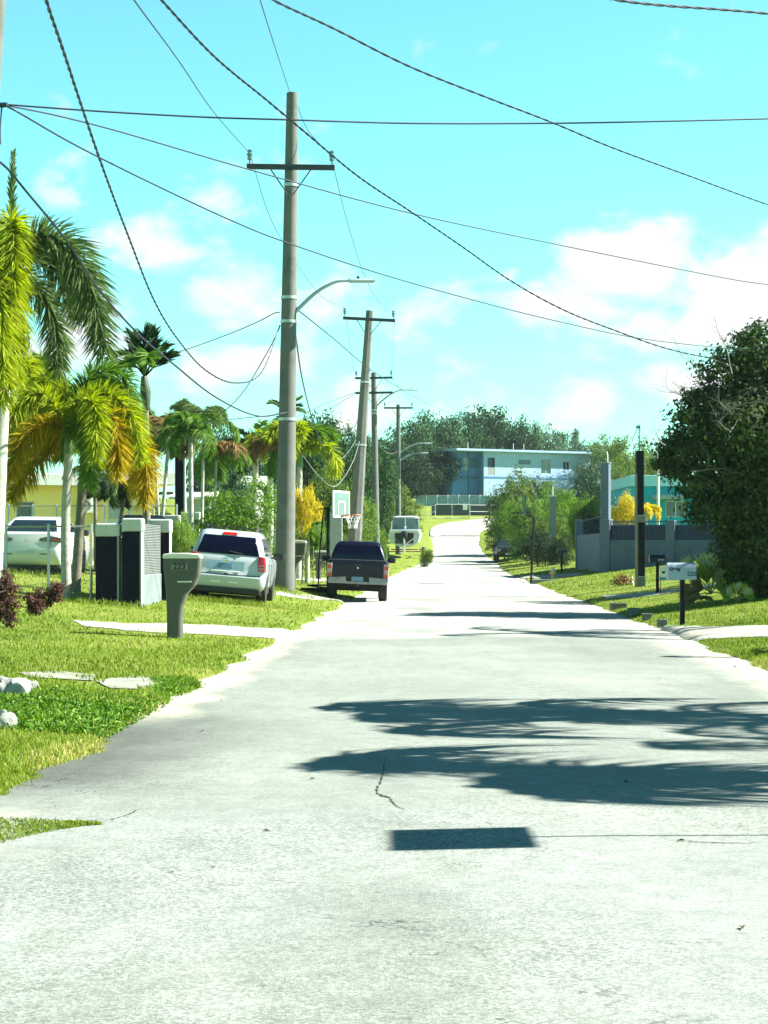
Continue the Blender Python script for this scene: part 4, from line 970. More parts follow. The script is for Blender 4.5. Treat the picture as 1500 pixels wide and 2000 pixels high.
# ---------------------------------------------------------------- street furniture
TAUPE = mat('mailbox_taupe_plastic', (.07, .073, .056), .6, var=.06, bump=.2, bscale=120)
CAPW = mat('mailbox_cap_pale', (.60, .60, .53), .6, var=.06)
def rounded(pts, k=2):
    p = [Vector((a, b)) for a, b in pts]
    for _ in range(k):
        q = []
        for i in range(len(p)): a, b = p[i], p[(i+1) % len(p)]; q += [a.lerp(b, .22), a.lerp(b, .78)]
        p = q
    return [(v.x, v.y) for v in p]
def mailbox(label, px, py, hpx, number=None):
    g = G(px, py); s = hpx/F*g.y      # height
    t = thing('post_mailbox', label, 'mailbox', g, group='moulded plastic mailboxes along the left verge')
    # side outline, 1 m high: slim stem flaring towards the road
    o = [(-.085, -.08), (-.085, .30), (-.10, .60), (-.125, .82), (-.125, .965), (.30, .965), (.31, .90), (.295, .74), (.24, .62), (.15, .52), (.10, .38), (.085, .25), (.085, -.08)]
    MB().prism([(x*s, z*s) for x, z in o], -.13*s, .13*s).build('body', TAUPE, t, bevel=.03*s)
    cp = [(-.135, .935), (-.13, .985), (-.05, .999), (.14, 1.0), (.30, .985), (.318, .935)]
    MB().prism([(x*s, z*s) for x, z in cp], -.14*s, .14*s).build('cap', CAPW, t, bevel=.012*s)
    MB().box(.04*s, .21*s, -.137*s, -.128*s, .655*s, .672*s).build('flag', CAPW, t, bevel=.002)
    if number:
        MB().box(-.03*s, .16*s, -.134*s, -.128*s, .80*s, .875*s).build('number_plate', mat('plaque_grey', (.17, .18, .15), .6), t)
        text('house_number', number, .098*s, BLK, t, (.065*s, -.1365*s, .838*s), bold=.002)
    return t
mailbox('taupe moulded plastic mailbox numbered 223, nearest on the left lawn', 342, 1246, 166, '223')
mailbox('taupe moulded mailbox just behind the nearest power pole', 570, 1147, 92)
mailbox('small far taupe mailbox seen left of the black pickup', 622, 1131, 56)

NAVY = mat('navy_tile', (.002, .003, .012), .6, spec=.15, var=.5, scale=12, dirt=(.007, .010, .022), dscale=6)
STUCCO = mat('white_stucco', (.34, .37, .36), .85, var=.08, dirt=(.33, .35, .32), dscale=1.6, bump=.3)
CAPC = mat('cast_cap_white', (.42, .45, .42), .8, var=.06)
def pillar(label, px, py, wpx, toppy, cap=.27, depth=None, wallen=0, group='navy tiled gate pillars with white caps'):
    g = G(px, py); s = g.y/F; w = wpx*s; d = depth or w; h = W(px, toppy, g.y).z-g.z
    t = thing('gate_pillar', label, 'gate pillar', g, group=group)
    MB().box(-w/2, w/2, 0, d, -.1, h-cap).build('shaft', STUCCO, t, bevel=.01)
    MB().box(-w/2-.012, w/2-.035, -.015, -.002, .0, h-cap).build('tile_face', NAVY, t, bevel=.004)
    MB().box(-w/2-.02, w/2+.02, -.025, d+.02, h-cap+.002, h).build('cap', CAPC, t, bevel=.035)
    return t, g, w, h
pillar('navy tiled pillar with a white cap, left of the two by the driveway', 210, 1181, 44, 1022)
tp, gp, wp, hp = pillar('navy tiled pillar with a white cap, right of the two, start of a block screen wall', 258, 1185, 37, 1012)
# breeze-block screen running back from the right pillar
t = thing('screen_wall', 'grey lattice block screen on a white base between two capped pillars', 'wall', (gp.x+wp/2-.16, gp.y+wp+.03, gp.z))
MB().box(0, .16, 0, 2.9, -.1, .62).build('base', mat('base_render_grey', (.15, .19, .20), .85, dirt=(.10, .125, .13)), t, bevel=.01)
lat = MB()
nz_, ny_ = 30, 60
for i in range(nz_+1): z = .625+i*(hp-.12-.625)/nz_; lat.box(.02, .14, 0, 2.9, z-.010, z+.010)
for j in range(ny_+1): y = .012+j*2.876/ny_; lat.box(.035, .125, y-.011, y+.011, .62, hp-.12)
lat.box(.07, .085, 0, 2.9, .62, hp-.12)
lat.build('lattice', mat('breeze_block', (.15, .17, .165), .9, var=.15), t)
g3 = Vector((gp.x+wp/2-.05, gp.y+wp+3.0, 0)); g3.z = gz(g3.x, g3.y)
t = thing('gate_pillar', 'capped navy pillar at the far end of the lattice screen', 'gate pillar', g3, group='navy tiled gate pillars with white caps')
MB().box(-.22, .22, 0, .4, -.1, hp-.30).build('shaft', STUCCO, t, bevel=.01); MB().box(-.20, .21, -.015, -.002, 0, hp-.30).build('tile_face', NAVY, t); MB().box(-.24, .24, -.025, .42, hp-.298, hp).build('cap', CAPC, t, bevel=.035)
for (px, top, wpx, Y, lab) in [(336, 1006, 26, 56, 'short capped navy pillar rising behind the green fern hedge'), (372, 1000, 34, 62, 'short capped navy pillar, middle one behind the fern hedge'), (412, 992, 30, 66, 'pale capped pillar with a dark right face left of the leafy shrub')]:
    x = (px-750)/F*Y; z = gz(x, Y); h = W(px, top, Y).z-z; w_ = wpx/F*Y
    t = thing('gate_pillar', lab, 'gate pillar', (x, Y, z), group='low capped pillars further up the left side')
    MB().box(-w_/2, w_/2, 0, .45, -.1, h-.25).build('shaft', STUCCO, t, bevel=.01); MB().box(-w_/2-.02, w_/2+.02, -.02, .47, h-.248, h).build('cap', CAPC, t, bevel=.03)
    MB().box(-w_/2+.02, w_/2-.02, -.012, -.002, 0, h-.27).build('tile_face', mat('dark_render', (.05, .07, .09), .7), t)
# tall dark column between the palms
Y = 64; x = (350-750)/F*Y; z = gz(x, Y)
t = thing('tall_column', 'tall navy column with a white edge standing among the slim palms', 'column', (x, Y, z))
hc = W(350, 868, Y).z-z; MB().box(-.15, .15, 0, .3, -.1, hc).build('shaft', NAVY, t, bevel=.01); MB().box(.152, .20, 0, .28, 0, hc-.05).build('edge_strip', STUCCO, t); MB().box(-.16, .16, -.02, .32, hc*.36, hc*.36+.04).build('band', CAPC, t)

# chain-link fences
def chain_fence(label, pts, h, posts, group=None, rail=.022, mesh_s=.09):
    a = Vector(pts[0]); b = Vector(pts[1]); o = a.copy(); Lf = (b-a).length; d = (b-a).normalized()
    t = thing('chain_link_fence', label, 'fence', o, group=group)
    MB().tube([(0, 0, h), tuple(d*Lf+Vector((0, 0, h)))], rail, 6).build('top_rail', GALV, t)
    for k in range(posts):
        q = d*Lf*k/(posts-1); MB().tube([q+Vector((0, 0, -.1)), q+Vector((0, 0, h+.05))], .03, 8).build('post', GALV, t)
    c = MB(); n = int(Lf/mesh_s); V = []; Fc = []; r = .0014
    for s_ in (1, -1):
        for i in range(-int(h/mesh_s), n+int(h/mesh_s)):
            x0 = i*mesh_s; x1 = x0+s_*h; z0, z1 = 0.0, h
            if x0 > x1: pass
            def clip(x0, z0, x1, z1):
                for lim in (0, Lf):
                    if (x0-lim)*(x1-lim) < 0:
                        u = (lim-x0)/(x1-x0); zz = z0+(z1-z0)*u
                        if (x0 < 0 and lim == 0) or (x0 > Lf and lim == Lf): x0, z0 = lim, zz
                        else: x1, z1 = lim, zz
                return x0, z0, x1, z1
            x0, z0, x1, z1 = clip(x0, z0, x1, z1)
            if max(x0, x1) <= 0 or min(x0, x1) >= Lf: continue
            c.tube([d*x0+Vector((0, 0, z0+.03)), d*x1+Vector((0, 0, z1))], r*1.3, 3, cap=False)
    c.build('chain_link', GALV, t, fix=False)
    return t
a = G(-30, 1175); a = Vector((-9.6, 38.2, 0)); a.z = gz(a.x, a.y)+.05
b = Vector((W(178, 0, 38.2).x, 38.2, 0)); b.z = gz(b.x, b.y)
hh = W(170, 1028, 38.2).z-b.z; a.z = b.z+.0
chain_fence('chain-link fence in front of the white sedan, left of the pillars', (a, b), hh, 5)
Yb = 57.0; za = gz(-11, Yb)+.1
a = Vector((W(-30, 0, Yb).x, Yb, za)); b = Vector((W(345, 0, Yb).x, Yb+.0, za)); hh = W(100, 988, Yb).z-za
chain_fence('taller chain-link fence across the yard in front of the yellow house', (a, b), hh, 9, mesh_s=.16)

# basketball hoops
def hoop_left():
    Y = 57.5; f = W(641, 0, Y); f.z = gz(f.x, Y)
    t = thing('basketball_hoop', 'portable basketball hoop with clear backboard and orange rim behind the pickup', 'basketball hoop', f)
    top = W(641, 992, Y)-f; sc = Y/F
    MB().tube([(0, 0, 0), top], .055, 8).build('post', BLK, t)
    MB().tube([(-.3, -.1, 0), (-.3, 0, .9), (-.16, 0, top.z*.93), (-.30, 0, top.z*.98), (0, 0, top.z*1.0)], .025, 6).build('spring_strut', BLK, t)
    MB().tube([(0, 0, .15), W(600, 1143, Y)-f], .03, 6).tube([(0, .1, .25), W(606, 1143, Y)-f], .03, 6).build('base_strut', BLK, t)
    MB().stack([(0, -.9, .1, -.3, .45, .1), (.16, -.85, .08, -.28, .42, .1)]).build('base_tank', BLK, t, 40)
    # arms to the backboard, which faces right and towards us
    bc = W(667, 985, Y)-f; u = Vector((.40, 1.10, 0)).normalized()
    MB().tube([top, W(652, 1004, Y)-f, W(668, 1009, Y)-f], .022, 5).tube([top, W(660, 968, Y)-f], .018, 5).build('arm', BLK, t)
    M = Matrix.Translation(W(666, 985, Y)-f) @ Matrix.Rotation(R(68), 4, 'Z')
    bb = MB(); bb.box(-.62, .62, -.008, .008, -.38, .38, M).build('backboard', mat('backboard_clear', (.22, .33, .33), .15, var=.1, trans=.55), t)
    fr = MB()
    for (x0, x1, z0, z1) in ((-.65, .65, .36, .42), (-.65, .65, -.42, -.36), (-.65, -.59, -.42, .42), (.59, .65, -.42, .42)): fr.box(x0, x1, -.02, .02, z0, z1, M)
    for (x0, x1, z0, z1) in ((-.28, .28, .06, .10), (-.28, -.24, -.34, .10), (.24, .28, -.34, .10)): fr.box(x0, x1, -.0235, .012, z0, z1, M)
    fr.build('backboard_frame', mat('white_frame', (.75, .77, .74), .5), t)
    rc = W(689, 1006, Y)-f; pts = [tuple(rc+Vector((.27*math.cos(a), .27*math.sin(a), 0))) for a in np.linspace(0, 2*math.pi, 25)]
    rm = MB().tube(pts, .016, 6, cap=False).build('rim', mat('hoop_orange', (.55, .12, .03), .5), t)
    MB().box(-.06, .06, -.3, -.0, -.03, .0, M @ Matrix.Translation((0, 0, -.34))).build('rim_bracket', mat('hoop_orange', (.55, .12, .03)), rm)
    nb = MB()
    for i in range(12):
        for dd in (1, -1):
            a0 = 2*math.pi*i/12; q = []
            for j, (rr, zz) in enumerate([(.26, 0), (.20, -.13), (.15, -.26), (.13, -.42)]): a = a0+dd*j*.26; q.append(rc+Vector((rr*math.cos(a), rr*math.sin(a), zz)))
            nb.tube(q, .011, 4)
    nb.build('net', mat('net_white', (.75, .74, .72), .9), rm)
hoop_left()
def hoop_right():
    g = G(1037, 1141); t = thing('basketball_hoop', 'dark basketball hoop seen side-on against the bushes on the right', 'basketball hoop', g); Y = g.y
    P = lambda x, y: W(x, y, Y)-g
    MB().tube([P(1037, 1141), P(1043, 1010)], .05, 8).build('post', BLK, t)
    MB().tube([P(1043, 1010), P(1036, 1000), P(1024, 998)], .03, 6).tube([P(1043, 1012), P(1034, 1008), P(1024, 1002)], .03, 6).build('arm', BLK, t)
    MB().box(-.04, .04, -.55, .55, P(1024, 1006).z, P(1024, 968).z, Matrix.Translation((P(1024, 0).x, 0, 0))).build('backboard', mat('backboard_dark', (.02, .10, .09), .3), t)
    rc = P(1008, 1002); MB().tube([tuple(rc+Vector((.26*math.cos(a), .26*math.sin(a), 0))) for a in np.linspace(0, 2*math.pi, 21)], .018, 6, cap=False).tube([rc+Vector((.26, 0, 0)), P(1024, 1003)], .02, 5).build('rim', BLK, t)
    b = MB().box(.02, 1.25, -.35, .35, -.05, .20).build('base', mat('base_grey_green', (.10, .13, .12), .8), t, bevel=.03)
hoop_right()

# hydrant
g = G(1080, 1131); t = thing('fire_hydrant', 'pale yellow fire hydrant on the right verge', 'fire hydrant', g); s = g.y/F*24
HY = mat('hydrant_yellow', (.62, .42, .16), .6, var=.15); H2 = mat('hydrant_cap_pale', (.62, .58, .48), .6, var=.1)
MB().lathe([(.22*s, -.02), (.22*s, .05*s), (.15*s, .07*s), (.15*s, .62*s), (.20*s, .64*s), (.20*s, .70*s)], 16).build('barrel', HY, t, 40)
MB().lathe([(.20*s, .702*s), (.18*s, .82*s), (.11*s, .92*s), (.04*s, .95*s), (.04*s, 1.0*s)], 16).build('bonnet', H2, t, 50)
for a, r_ in ((0, .11), (180, .11), (-90, .14)):
    o = MB().lathe([(r_*s, 0), (r_*s, .12*s), (r_*.5*s, .16*s)], 12).build('nozzle', HY, t, 40); o.matrix_local = Matrix.Translation((0, 0, .5*s)) @ Matrix.Rotation(R(a), 4, 'Z') @ Matrix.Translation((.13*s, 0, 0)) @ Matrix.Rotation(R(90), 4, 'Y')

# letter boxes on the right
def letterbox(label, px, py, x0, x1, ytop, ybot, m, r=.05):
    g = G(px, py); t = thing('post_mailbox', label, 'mailbox', g, group='mailboxes on dark posts on the right verge'); P = lambda x, y: W(x, y, g.y)-g
    a, b, top, bot = P(x0, 0).x, P(x1, 0).x, P(0, ytop).z, P(0, ybot).z; rr = (top-bot)/2
    MB().box(-r, r, -r, r, -.1, bot-.002).build('post', BLK, t, bevel=.006)
    sec = [(-.11, bot)]+[(.11, bot)]+[(.11*math.cos(q), bot+rr+(top-bot-rr)*math.sin(q)) for q in np.linspace(0, math.pi, 9)]
    mb = MB(); n = len(sec); mb.v = [(a, y, z) for y, z in sec]+[(b, y, z) for y, z in sec]; mb.f = [tuple(range(n)), tuple(range(2*n-1, n-1, -1))]+[(i, (i+1) % n, n+(i+1) % n, n+i) for i in range(n)]
    mb.build('box', m, t, 40, bevel=.006); return t, P, a, b, top, bot
BX = mat('box_dark', (.010, .014, .016), .35, var=.1)
t, P, a, b, top, bot = letterbox('black metal mailbox on a dark post left of the white key mailbox', 1284, 1158, 1268, 1300, 1083, 1098, BX, .04)
MB().box(b-.22, b-.05, -.125, -.112, bot+.03, bot+.09).build('flag', mat('steel_worn', (.35, .38, .38), .4), t, bevel=.004)
t, P, a, b, top, bot = letterbox('dark mailbox behind the hydrant on a slim post', 1097, 1118, 1088, 1107, 1072, 1080, BX, .05)
t, P, a, b, top, bot = letterbox('small dark mailbox in the shade of the bushes near the hydrant', 1065, 1105, 1054, 1071, 1058, 1066, mat('box_grey', (.12, .15, .15), .4), .03)
# white mailbox with key and number
g = G(1333, 1221); t = thing('post_mailbox', 'white mailbox painted with a black key and the number 220, on a thick black post', 'mailbox', g, group='mailboxes on dark posts on the right verge')
P = lambda x, y: W(x, y, g.y)-g
MB().box(P(1328, 0).x, P(1337, 0).x, -.05, .05, -.1, P(0, 1132).z-.002).build('post', BLK, t, bevel=.004)
a, b, top, bot = P(1303, 0).x, P(1358, 0).x, P(0, 1099).z, P(0, 1132).z; rr = .10
sec = [(-.12, bot), (.12, bot)]+[(.12*math.cos(q), top-.10+.10*math.sin(q)) for q in np.linspace(0, math.pi, 9)]
mb = MB(); n = len(sec); mb.v = [(a, y, z) for y, z in sec]+[(b, y, z) for y, z in sec]; mb.f = [tuple(range(n)), tuple(range(2*n-1, n-1, -1))]+[(i, (i+1) % n, n+(i+1) % n, n+i) for i in range(n)]
mb.build('box', mat('box_white', (.27, .33, .41), .45, var=.05), t, 40)
yy = -.1225
text('house_number', '220', .115, mat('paint_dark_green', (.02, .10, .09), .6), t, (P(1350, 0).x-.01, yy, P(0, 1121).z), bold=.004)
k = MB(); kz = P(0, 1111).z; kx0, kx1 = P(1306, 0).x, P(1326, 0).x
k.tube([(kx0+.035+.03*math.cos(q), yy-.004, kz+.026*math.sin(q)) for q in np.linspace(0, 2*math.pi, 15)], .009, 5, cap=False)
k.box(kx0+.06, kx1, yy-.010, yy, kz-.008, kz+.008).box(kx1-.02, kx1, yy-.010, yy, kz-.05, kz-.008).box(kx1-.055, kx1-.035, yy-.010, yy, kz-.035, kz-.008)
k.build('key_emblem', BLK, t)
# small estate sign on a wire behind it
g = G(1290, 1163); t = thing('yard_sign', 'small white yard sign with a blue strip, on a thin stake behind the key mailbox', 'sign', g); P = lambda x, y: W(x, y, g.y)-g
MB().tube([(0, 0, -.1), (0, 0, P(0, 1094).z)], .010, 5).tube([P(1289, 1094), P(1301, 1094), P(1301, 1106)], .010, 5).build('stake', BLK, t)
MB().box(P(1288, 0).x, P(1304, 0).x, -.015, -.002, P(0, 1126).z, P(0, 1106).z).build('panel', mat('sign_white', (.62, .64, .66), .6), t)
MB().box(P(1288, 0).x, P(1330, 0).x, -.015, -.002, P(0, 1133).z, P(0, 1127).z).build('blue_strip', mat('sign_blue', (.05, .22, .42), .6), t)
MB().prism([(P(1292, 0).x, P(0, 1117).z), (P(1296, 0).x, P(0, 1121).z), (P(1300, 0).x, P(0, 1117).z), (P(1298, 0).x, P(0, 1115).z), (P(1296, 0).x, P(0, 1117).z), (P(1294, 0).x, P(0, 1115).z)], -.022, -.016).build('heart_mark', BLK, t)
# kerb blocks
BLOCK = mat('concrete_block', (.13, .14, .12), .95, var=.25, scale=8, bump=.5, bscale=30)
for (px, py, wpx, hpx, rz, lab) in [(1209, 1189, 32, 11, 3, 'flat concrete block lying farthest left on the right verge'), (1243, 1201, 22, 13, 25, 'dark concrete block left of the pair touching each other'), (1264, 1211, 20, 12, -5, 'grey concrete block right of the pair touching each other'), (1295, 1222, 18, 12, 2, 'black concrete block nearest the key mailbox post'), (1196, 1184, 0, 0, 0, '')]:
    if not wpx: continue
    g = G(px, py); s_ = g.y/F; t = thing('concrete_block', lab, 'concrete block', g, rz=R(rz), group='loose concrete blocks edging the right verge')
    w_, h_ = wpx*s_, hpx*s_
    MB().box(-w_/2, w_/2, 0, .2, -.03, h_).build('block', BLOCK, t, bevel=.012)
    MB().box(-w_*.36, -w_*.06, .04, .16, h_+.001, h_+.004).box(w_*.06, w_*.36, .04, .16, h_+.001, h_+.004).build('core_hole', TRIM, t)
# rocks at the left edge
ROCK = mat('pale_rock', (.30, .31, .29), .9, var=.2, bump=.8, bscale=12, dirt=(.2, .22, .2), dscale=4)
for (px, py, wpx, hpx, lab, sd_) in [(18, 1362, 70, 42, 'pale limestone rock at the left edge among lush grass, upper one', 3), (8, 1424, 44, 34, 'white limestone rock at the left edge, lower one', 5), (52, 1350, 40, 24, 'small pale rock right beside the upper limestone rock', 8)]:
    g = G(px, py); s_ = g.y/F; rnd = random.Random(sd_); mb = MB(); rg = []
    import bmesh
    bm = bmesh.new(); bmesh.ops.create_icosphere(bm, subdivisions=3, radius=.5)
    for v in bm.verts:
        q = v.co; n_ = float(hnoise(q.x*3+sd_, q.y*3+q.z*2, 1.4, sd_)); v.co = Vector((q.x*wpx*s_, q.y*wpx*s_*.7, q.z*hpx*s_*1.3+.3*hpx*s_))*(.75+.5*n_)
    me = bpy.data.meshes.new('rock'); bm.to_mesh(me); bm.free(); me.shade_smooth(); me.set_sharp_from_angle(angle=R(30)); o = obj('rock', me, ROCK); o.location = g
    tag(o, lab, 'rock', 'pale rocks at the left edge')

# grey boundary wall with pillars, right

GREY = mat('wall_render_grey', (.088, .125, .175), .9, var=.06, scale=2, bump=.2, dirt=(.065, .095, .13), dscale=.8)
GTOP = mat('wall_coping_grey', (.20, .24, .30), .85, var=.1)
A_ = G(1172, 1119); Aw = Vector((A_.x, A_.y, A_.z))
B_ = Vector((W(1440, 0, A_.y-3).x, A_.y-3, 0)); B_.z = gz(B_.x, B_.y)
t = thing('boundary_wall', 'slate grey rendered wall with blue railings between stubby pillars, one very tall', 'wall', A_)
d = (B_-A_); d.z = 0; Lw = d.length; ang = math.atan2(d.y, d.x); Mw = Matrix.Rotation(ang, 4, 'Z')
zt = W(0, 1055, A_.y).z-A_.z; zp = W(0, 1016, A_.y).z-A_.z; zT = W(0, 905, A_.y).z-A_.z
MB().box(0.2, Lw, 0, .2, -.6, zt, Mw).build('wall_panel', GREY, t)
MB().box(0.0, .46, -.06, .34, -.6, zp, Mw).build('pillar', GREY, t, bevel=.01); MB().box(-.02, .48, -.08, .36, zp+.001, zp+.03, Mw).build('coping', GTOP, t)
MB().box(0.02, .40, .0, .30, zp+.031, zT, Mw).build('tall_pillar', GREY, t, bevel=.01); MB().box(-.01, .43, -.03, .33, zT+.001, zT+.03, Mw).build('coping', GTOP, t)
MB().tube([Mw @ Vector((.3, .15, zT)), Mw @ Vector((.3, .15, zT+.35)), Mw @ Vector((.26, .15, zT+.52))], .03, 6).build('rod', mat('rod_white', (.7, .7, .66), .6), t)
xx = 3.05
MB().box(xx, xx+.42, -.04, .26, -.6, zp-.03, Mw).build('pillar', GREY, t, bevel=.01)
MB().box(xx+3.4, xx+3.8, -.04, .26, -.6, zp-.03, Mw).build('pillar', GREY, t, bevel=.01)
RAIL = mat('railing_blue', (.006, .04, .10), .6, var=.2)
def railing(x0, x1, z0, z1, n, M, par):
    m_ = MB(); m_.box(x0, x1, .09, .12, z1-.05, z1-.01, M).box(x0, x1, .09, .12, z0+.04, z0+.08, M)
    for i in range(n+1): x = x0+(x1-x0)*i/n; m_.box(x-.012, x+.012, .095, .115, z0, z1+.02, M)
    m_.build('railing', RAIL, par)
railing(.48, xx, zt, zp-.05, 22, Mw, t); railing(xx+.44, xx+3.38, zt, zp-.08, 24, Mw, t)
MB().box(.46, xx, .14, .19, zt-.02, zp-.22, Mw).box(xx+.44, xx+3.38, .14, .19, zt-.02, zp-.22, Mw).build('backing_sheet', mat('navy_sheet', (.003, .014, .06), .5, var=.3), t)
# the part running off to the left (further back)
C_ = G(1124, 1112); t = thing('boundary_wall', 'farther length of slate grey wall ending in a square pillar by the bushes', 'wall', C_)
d2 = A_-C_; Lw2 = math.hypot(d2.x, d2.y)+.02; M2 = Matrix.Rotation(math.atan2(d2.y, d2.x), 4, 'Z'); z1_ = W(0, 1046, C_.y).z-C_.z; z2_ = W(0, 1016, C_.y).z-C_.z
MB().box(.44, Lw2-.06, .05, .2, -.6, z1_, M2).build('wall_panel', GREY, t); MB().box(-.2, .42, 0, .35, -.6, z2_, M2).build('pillar', GREY, t, bevel=.01); MB().box(-.22, .44, -.02, .37, z2_+.001, z2_+.03, M2).build('coping', GTOP, t)
m_ = MB(); [m_.box(x-.012, x+.012, .1, .12, z1_, z2_-.05, M2) for x in np.linspace(.46, Lw2-.1, 12)]; m_.box(.44, Lw2-.06, .095, .125, z2_-.1, z2_-.07, M2).build('railing', RAIL, t)

# black column with meter box
g = G(1251, 1146); t = thing('tall_column', 'square black column with a pale strip and a grey ledge half way up, by the grey wall', 'column', g); P = lambda x, y: W(x, y, g.y)-g
BC = mat('column_black', (.005, .010, .012), .6, var=.5, scale=5, spec=.2, dirt=(.018, .026, .03), dscale=3)
MB().box(P(1243, 0).x, P(1258, 0).x, 0, .3, P(0, 1006).z, P(0, 880).z).build('upper_shaft', BC, t, bevel=.01)
mb = MB(); mb.box(P(1247, 0).x, P(1260, 0).x, .02, .32, -.1, P(0, 1020).z); mb.build('lower_shaft', BC, t, bevel=.01)
MB().box(P(1246, 0).x, P(1261, 0).x, -.03, .34, P(0, 1019.5).z, P(0, 1006).z-.003).build('ledge', mat('ledge_grey', (.17, .19, .17), .8), t, bevel=.01)
MB().box(P(1240, 0).x, P(1244.5, 0).x, -.05, -.002, -.1, P(0, 925).z).build('pale_strip', mat('timber_weathered', (.22, .22, .20), .9, var=.15), t)
MB().box(P(1246, 0).x, P(1260.5, 0).x, -.03, .35, -.05, P(0, 1126).z).build('plinth', mat('plinth_grey', (.13, .16, .17), .85), t, bevel=.01)
z0 = P(0, 880).z; c = MB(); xc = P(1250, 0).x
c.tube([(xc, .15, z0-.02), (xc, .15, P(0, 832).z)], .025, 6); c.box(xc-.10, xc+.03, .1, .2, P(0, 836).z, P(0, 831).z)
c.build('service_mast', mat('mast_steel', (.10, .25, .30), .5), t)
w2 = MB(); w2.tube([(xc, .15, z0+.85), (xc-.22, .15, z0+.35), (xc-.15, .15, z0+.1), (xc+.1, .15, z0+.12), (xc+.45, .2, z0+.2), (xc+.7, .2, z0+.05)], .012, 4).tube([(xc, .15, z0+.82), (xc+.1, .15, z0+.4), (xc+.35, .15, z0+.12)], .010, 4).tube([(xc-.2, .15, z0+.05), (xc-.1, .15, z0+.22), (xc+.2, .15, z0+.16)], .02, 4).build('wire_tangle', CABLE_G, t)
# shaded clutter by the column
g = G(1227, 1143); t = thing('rubbish_pile', 'low brown heap with a white cone tip left of the black column', 'heap', g)
V, q, rn = crown_np(5, [(-.2, 0, .12, .3, .25, .14)], 500, .09); obj('heap', np_mesh('heap', V, [q], rn), F_BRN, t)
MB().lathe([(.07, 0), (.045, .18), (.02, .30)], 10).build('cone', mat('cone_white', (.75, .75, .72), .6), t, 40).location = (.12, 0, 0)

# sign whose shadow lies on the near road; it stands just outside the picture
zs = gz(4.75, 9.83); t = thing('road_sign', 'square sign plate on a thin post beside the near right kerb, edge-on to us', 'sign', (4.70, 9.83, zs))
ct = 1/math.tan(R(SUN_EL)); h1 = (4.75-.07)/ct-zs; h0 = (4.75-.80)/ct-zs
MB().tube([(0, 0, -.2), (0, 0, h1-.02)], .014, 8).build('post', GALV, t)
MB().stack([(h0, -.028, -.015, -.34, .34, .006), (h1, -.028, -.015, -.34, .34, .006)]).build('plate', mat('sign_back', (.4, .42, .42), .5), t)
# litter and leaves on the road
LEAF = mat('dead_leaf', (.10, .05, .02), .9, var=.4)
for i, (px, py) in enumerate([(432, 1387), (803, 1289), (1435, 1318), (1330, 1690), (520, 1665), (1450, 1873), (395, 1452), (610, 1555), (1222, 1565)]):
    g = G(px, py); mb = MB(); rnd = random.Random(i); s_ = .016+.012*rnd.random(); a = rnd.random()*6
    P4 = [Vector((math.cos(a)*s_*1.4, math.sin(a)*s_*1.4, .004)), Vector((-math.sin(a)*s_*.5, math.cos(a)*s_*.5, .018)), Vector((-math.cos(a)*s_*1.3, -math.sin(a)*s_*1.3, .006)), Vector((math.sin(a)*s_*.5, -math.cos(a)*s_*.5, .014))]
    mb.poly([P4[0], P4[1], P4[2]]); mb.poly([P4[0], P4[2], P4[3]]); o = mb.build('dead_leaf', LEAF, None, fix=False); o.location = (g.x, g.y, float(road_z(g.x, g.y)))
    tag(o, 'dry brown leaf lying on the pale road', 'leaf', 'dry leaves on the road')
# ---------------------------------------------------------------- houses and far fences
def house_frame(name, label, loc, rz, cat='house'): return thing(name, label, cat, loc, rz=R(rz))
def wall_with_holes(t, name, x0, x1, z0, z1, y, th, holes, m):
    """front wall panel facing -y with rectangular openings"""
    mb = MB(); xs = sorted({x0, x1, *[h[0] for h in holes], *[h[1] for h in holes]}); zs = sorted({z0, z1, *[h[2] for h in holes], *[h[3] for h in holes]})
    for i in range(len(xs)-1):
        for j in range(len(zs)-1):
            cx, cz = (xs[i]+xs[i+1])/2, (zs[j]+zs[j+1])/2
            if any(h[0] < cx < h[1] and h[2] < cz < h[3] for h in holes): continue
            mb.box(xs[i], xs[i+1], y, y+th, zs[j], zs[j+1])
    return mb.build(name, m, t)
WIN = mat('window_glass', (.03, .05, .06), .08, var=.3, scale=2, spec=.8)
WFR = mat('window_frame_white', (.55, .58, .58), .6)
def window(t, x0, x1, z0, z1, y, m=None, bars=1):
    f = MB(); w_ = .05
    f.box(x0, x1, y, y+.06, z0, z0+w_).box(x0, x1, y, y+.06, z1-w_, z1).box(x0, x0+w_, y+.001, y+.061, z0+w_, z1-w_).box(x1-w_, x1, y+.001, y+.061, z0+w_, z1-w_)
    for k in range(1, bars+1): x = x0+(x1-x0)*k/(bars+1); f.box(x-.025, x+.025, y+.002, y+.058, z0+w_, z1-w_)
    o = f.build('window', WFR, t); MB().box(x0+w_, x1-w_, y+.03, y+.04, z0+w_, z1-w_).build('pane', m or WIN, o); return o
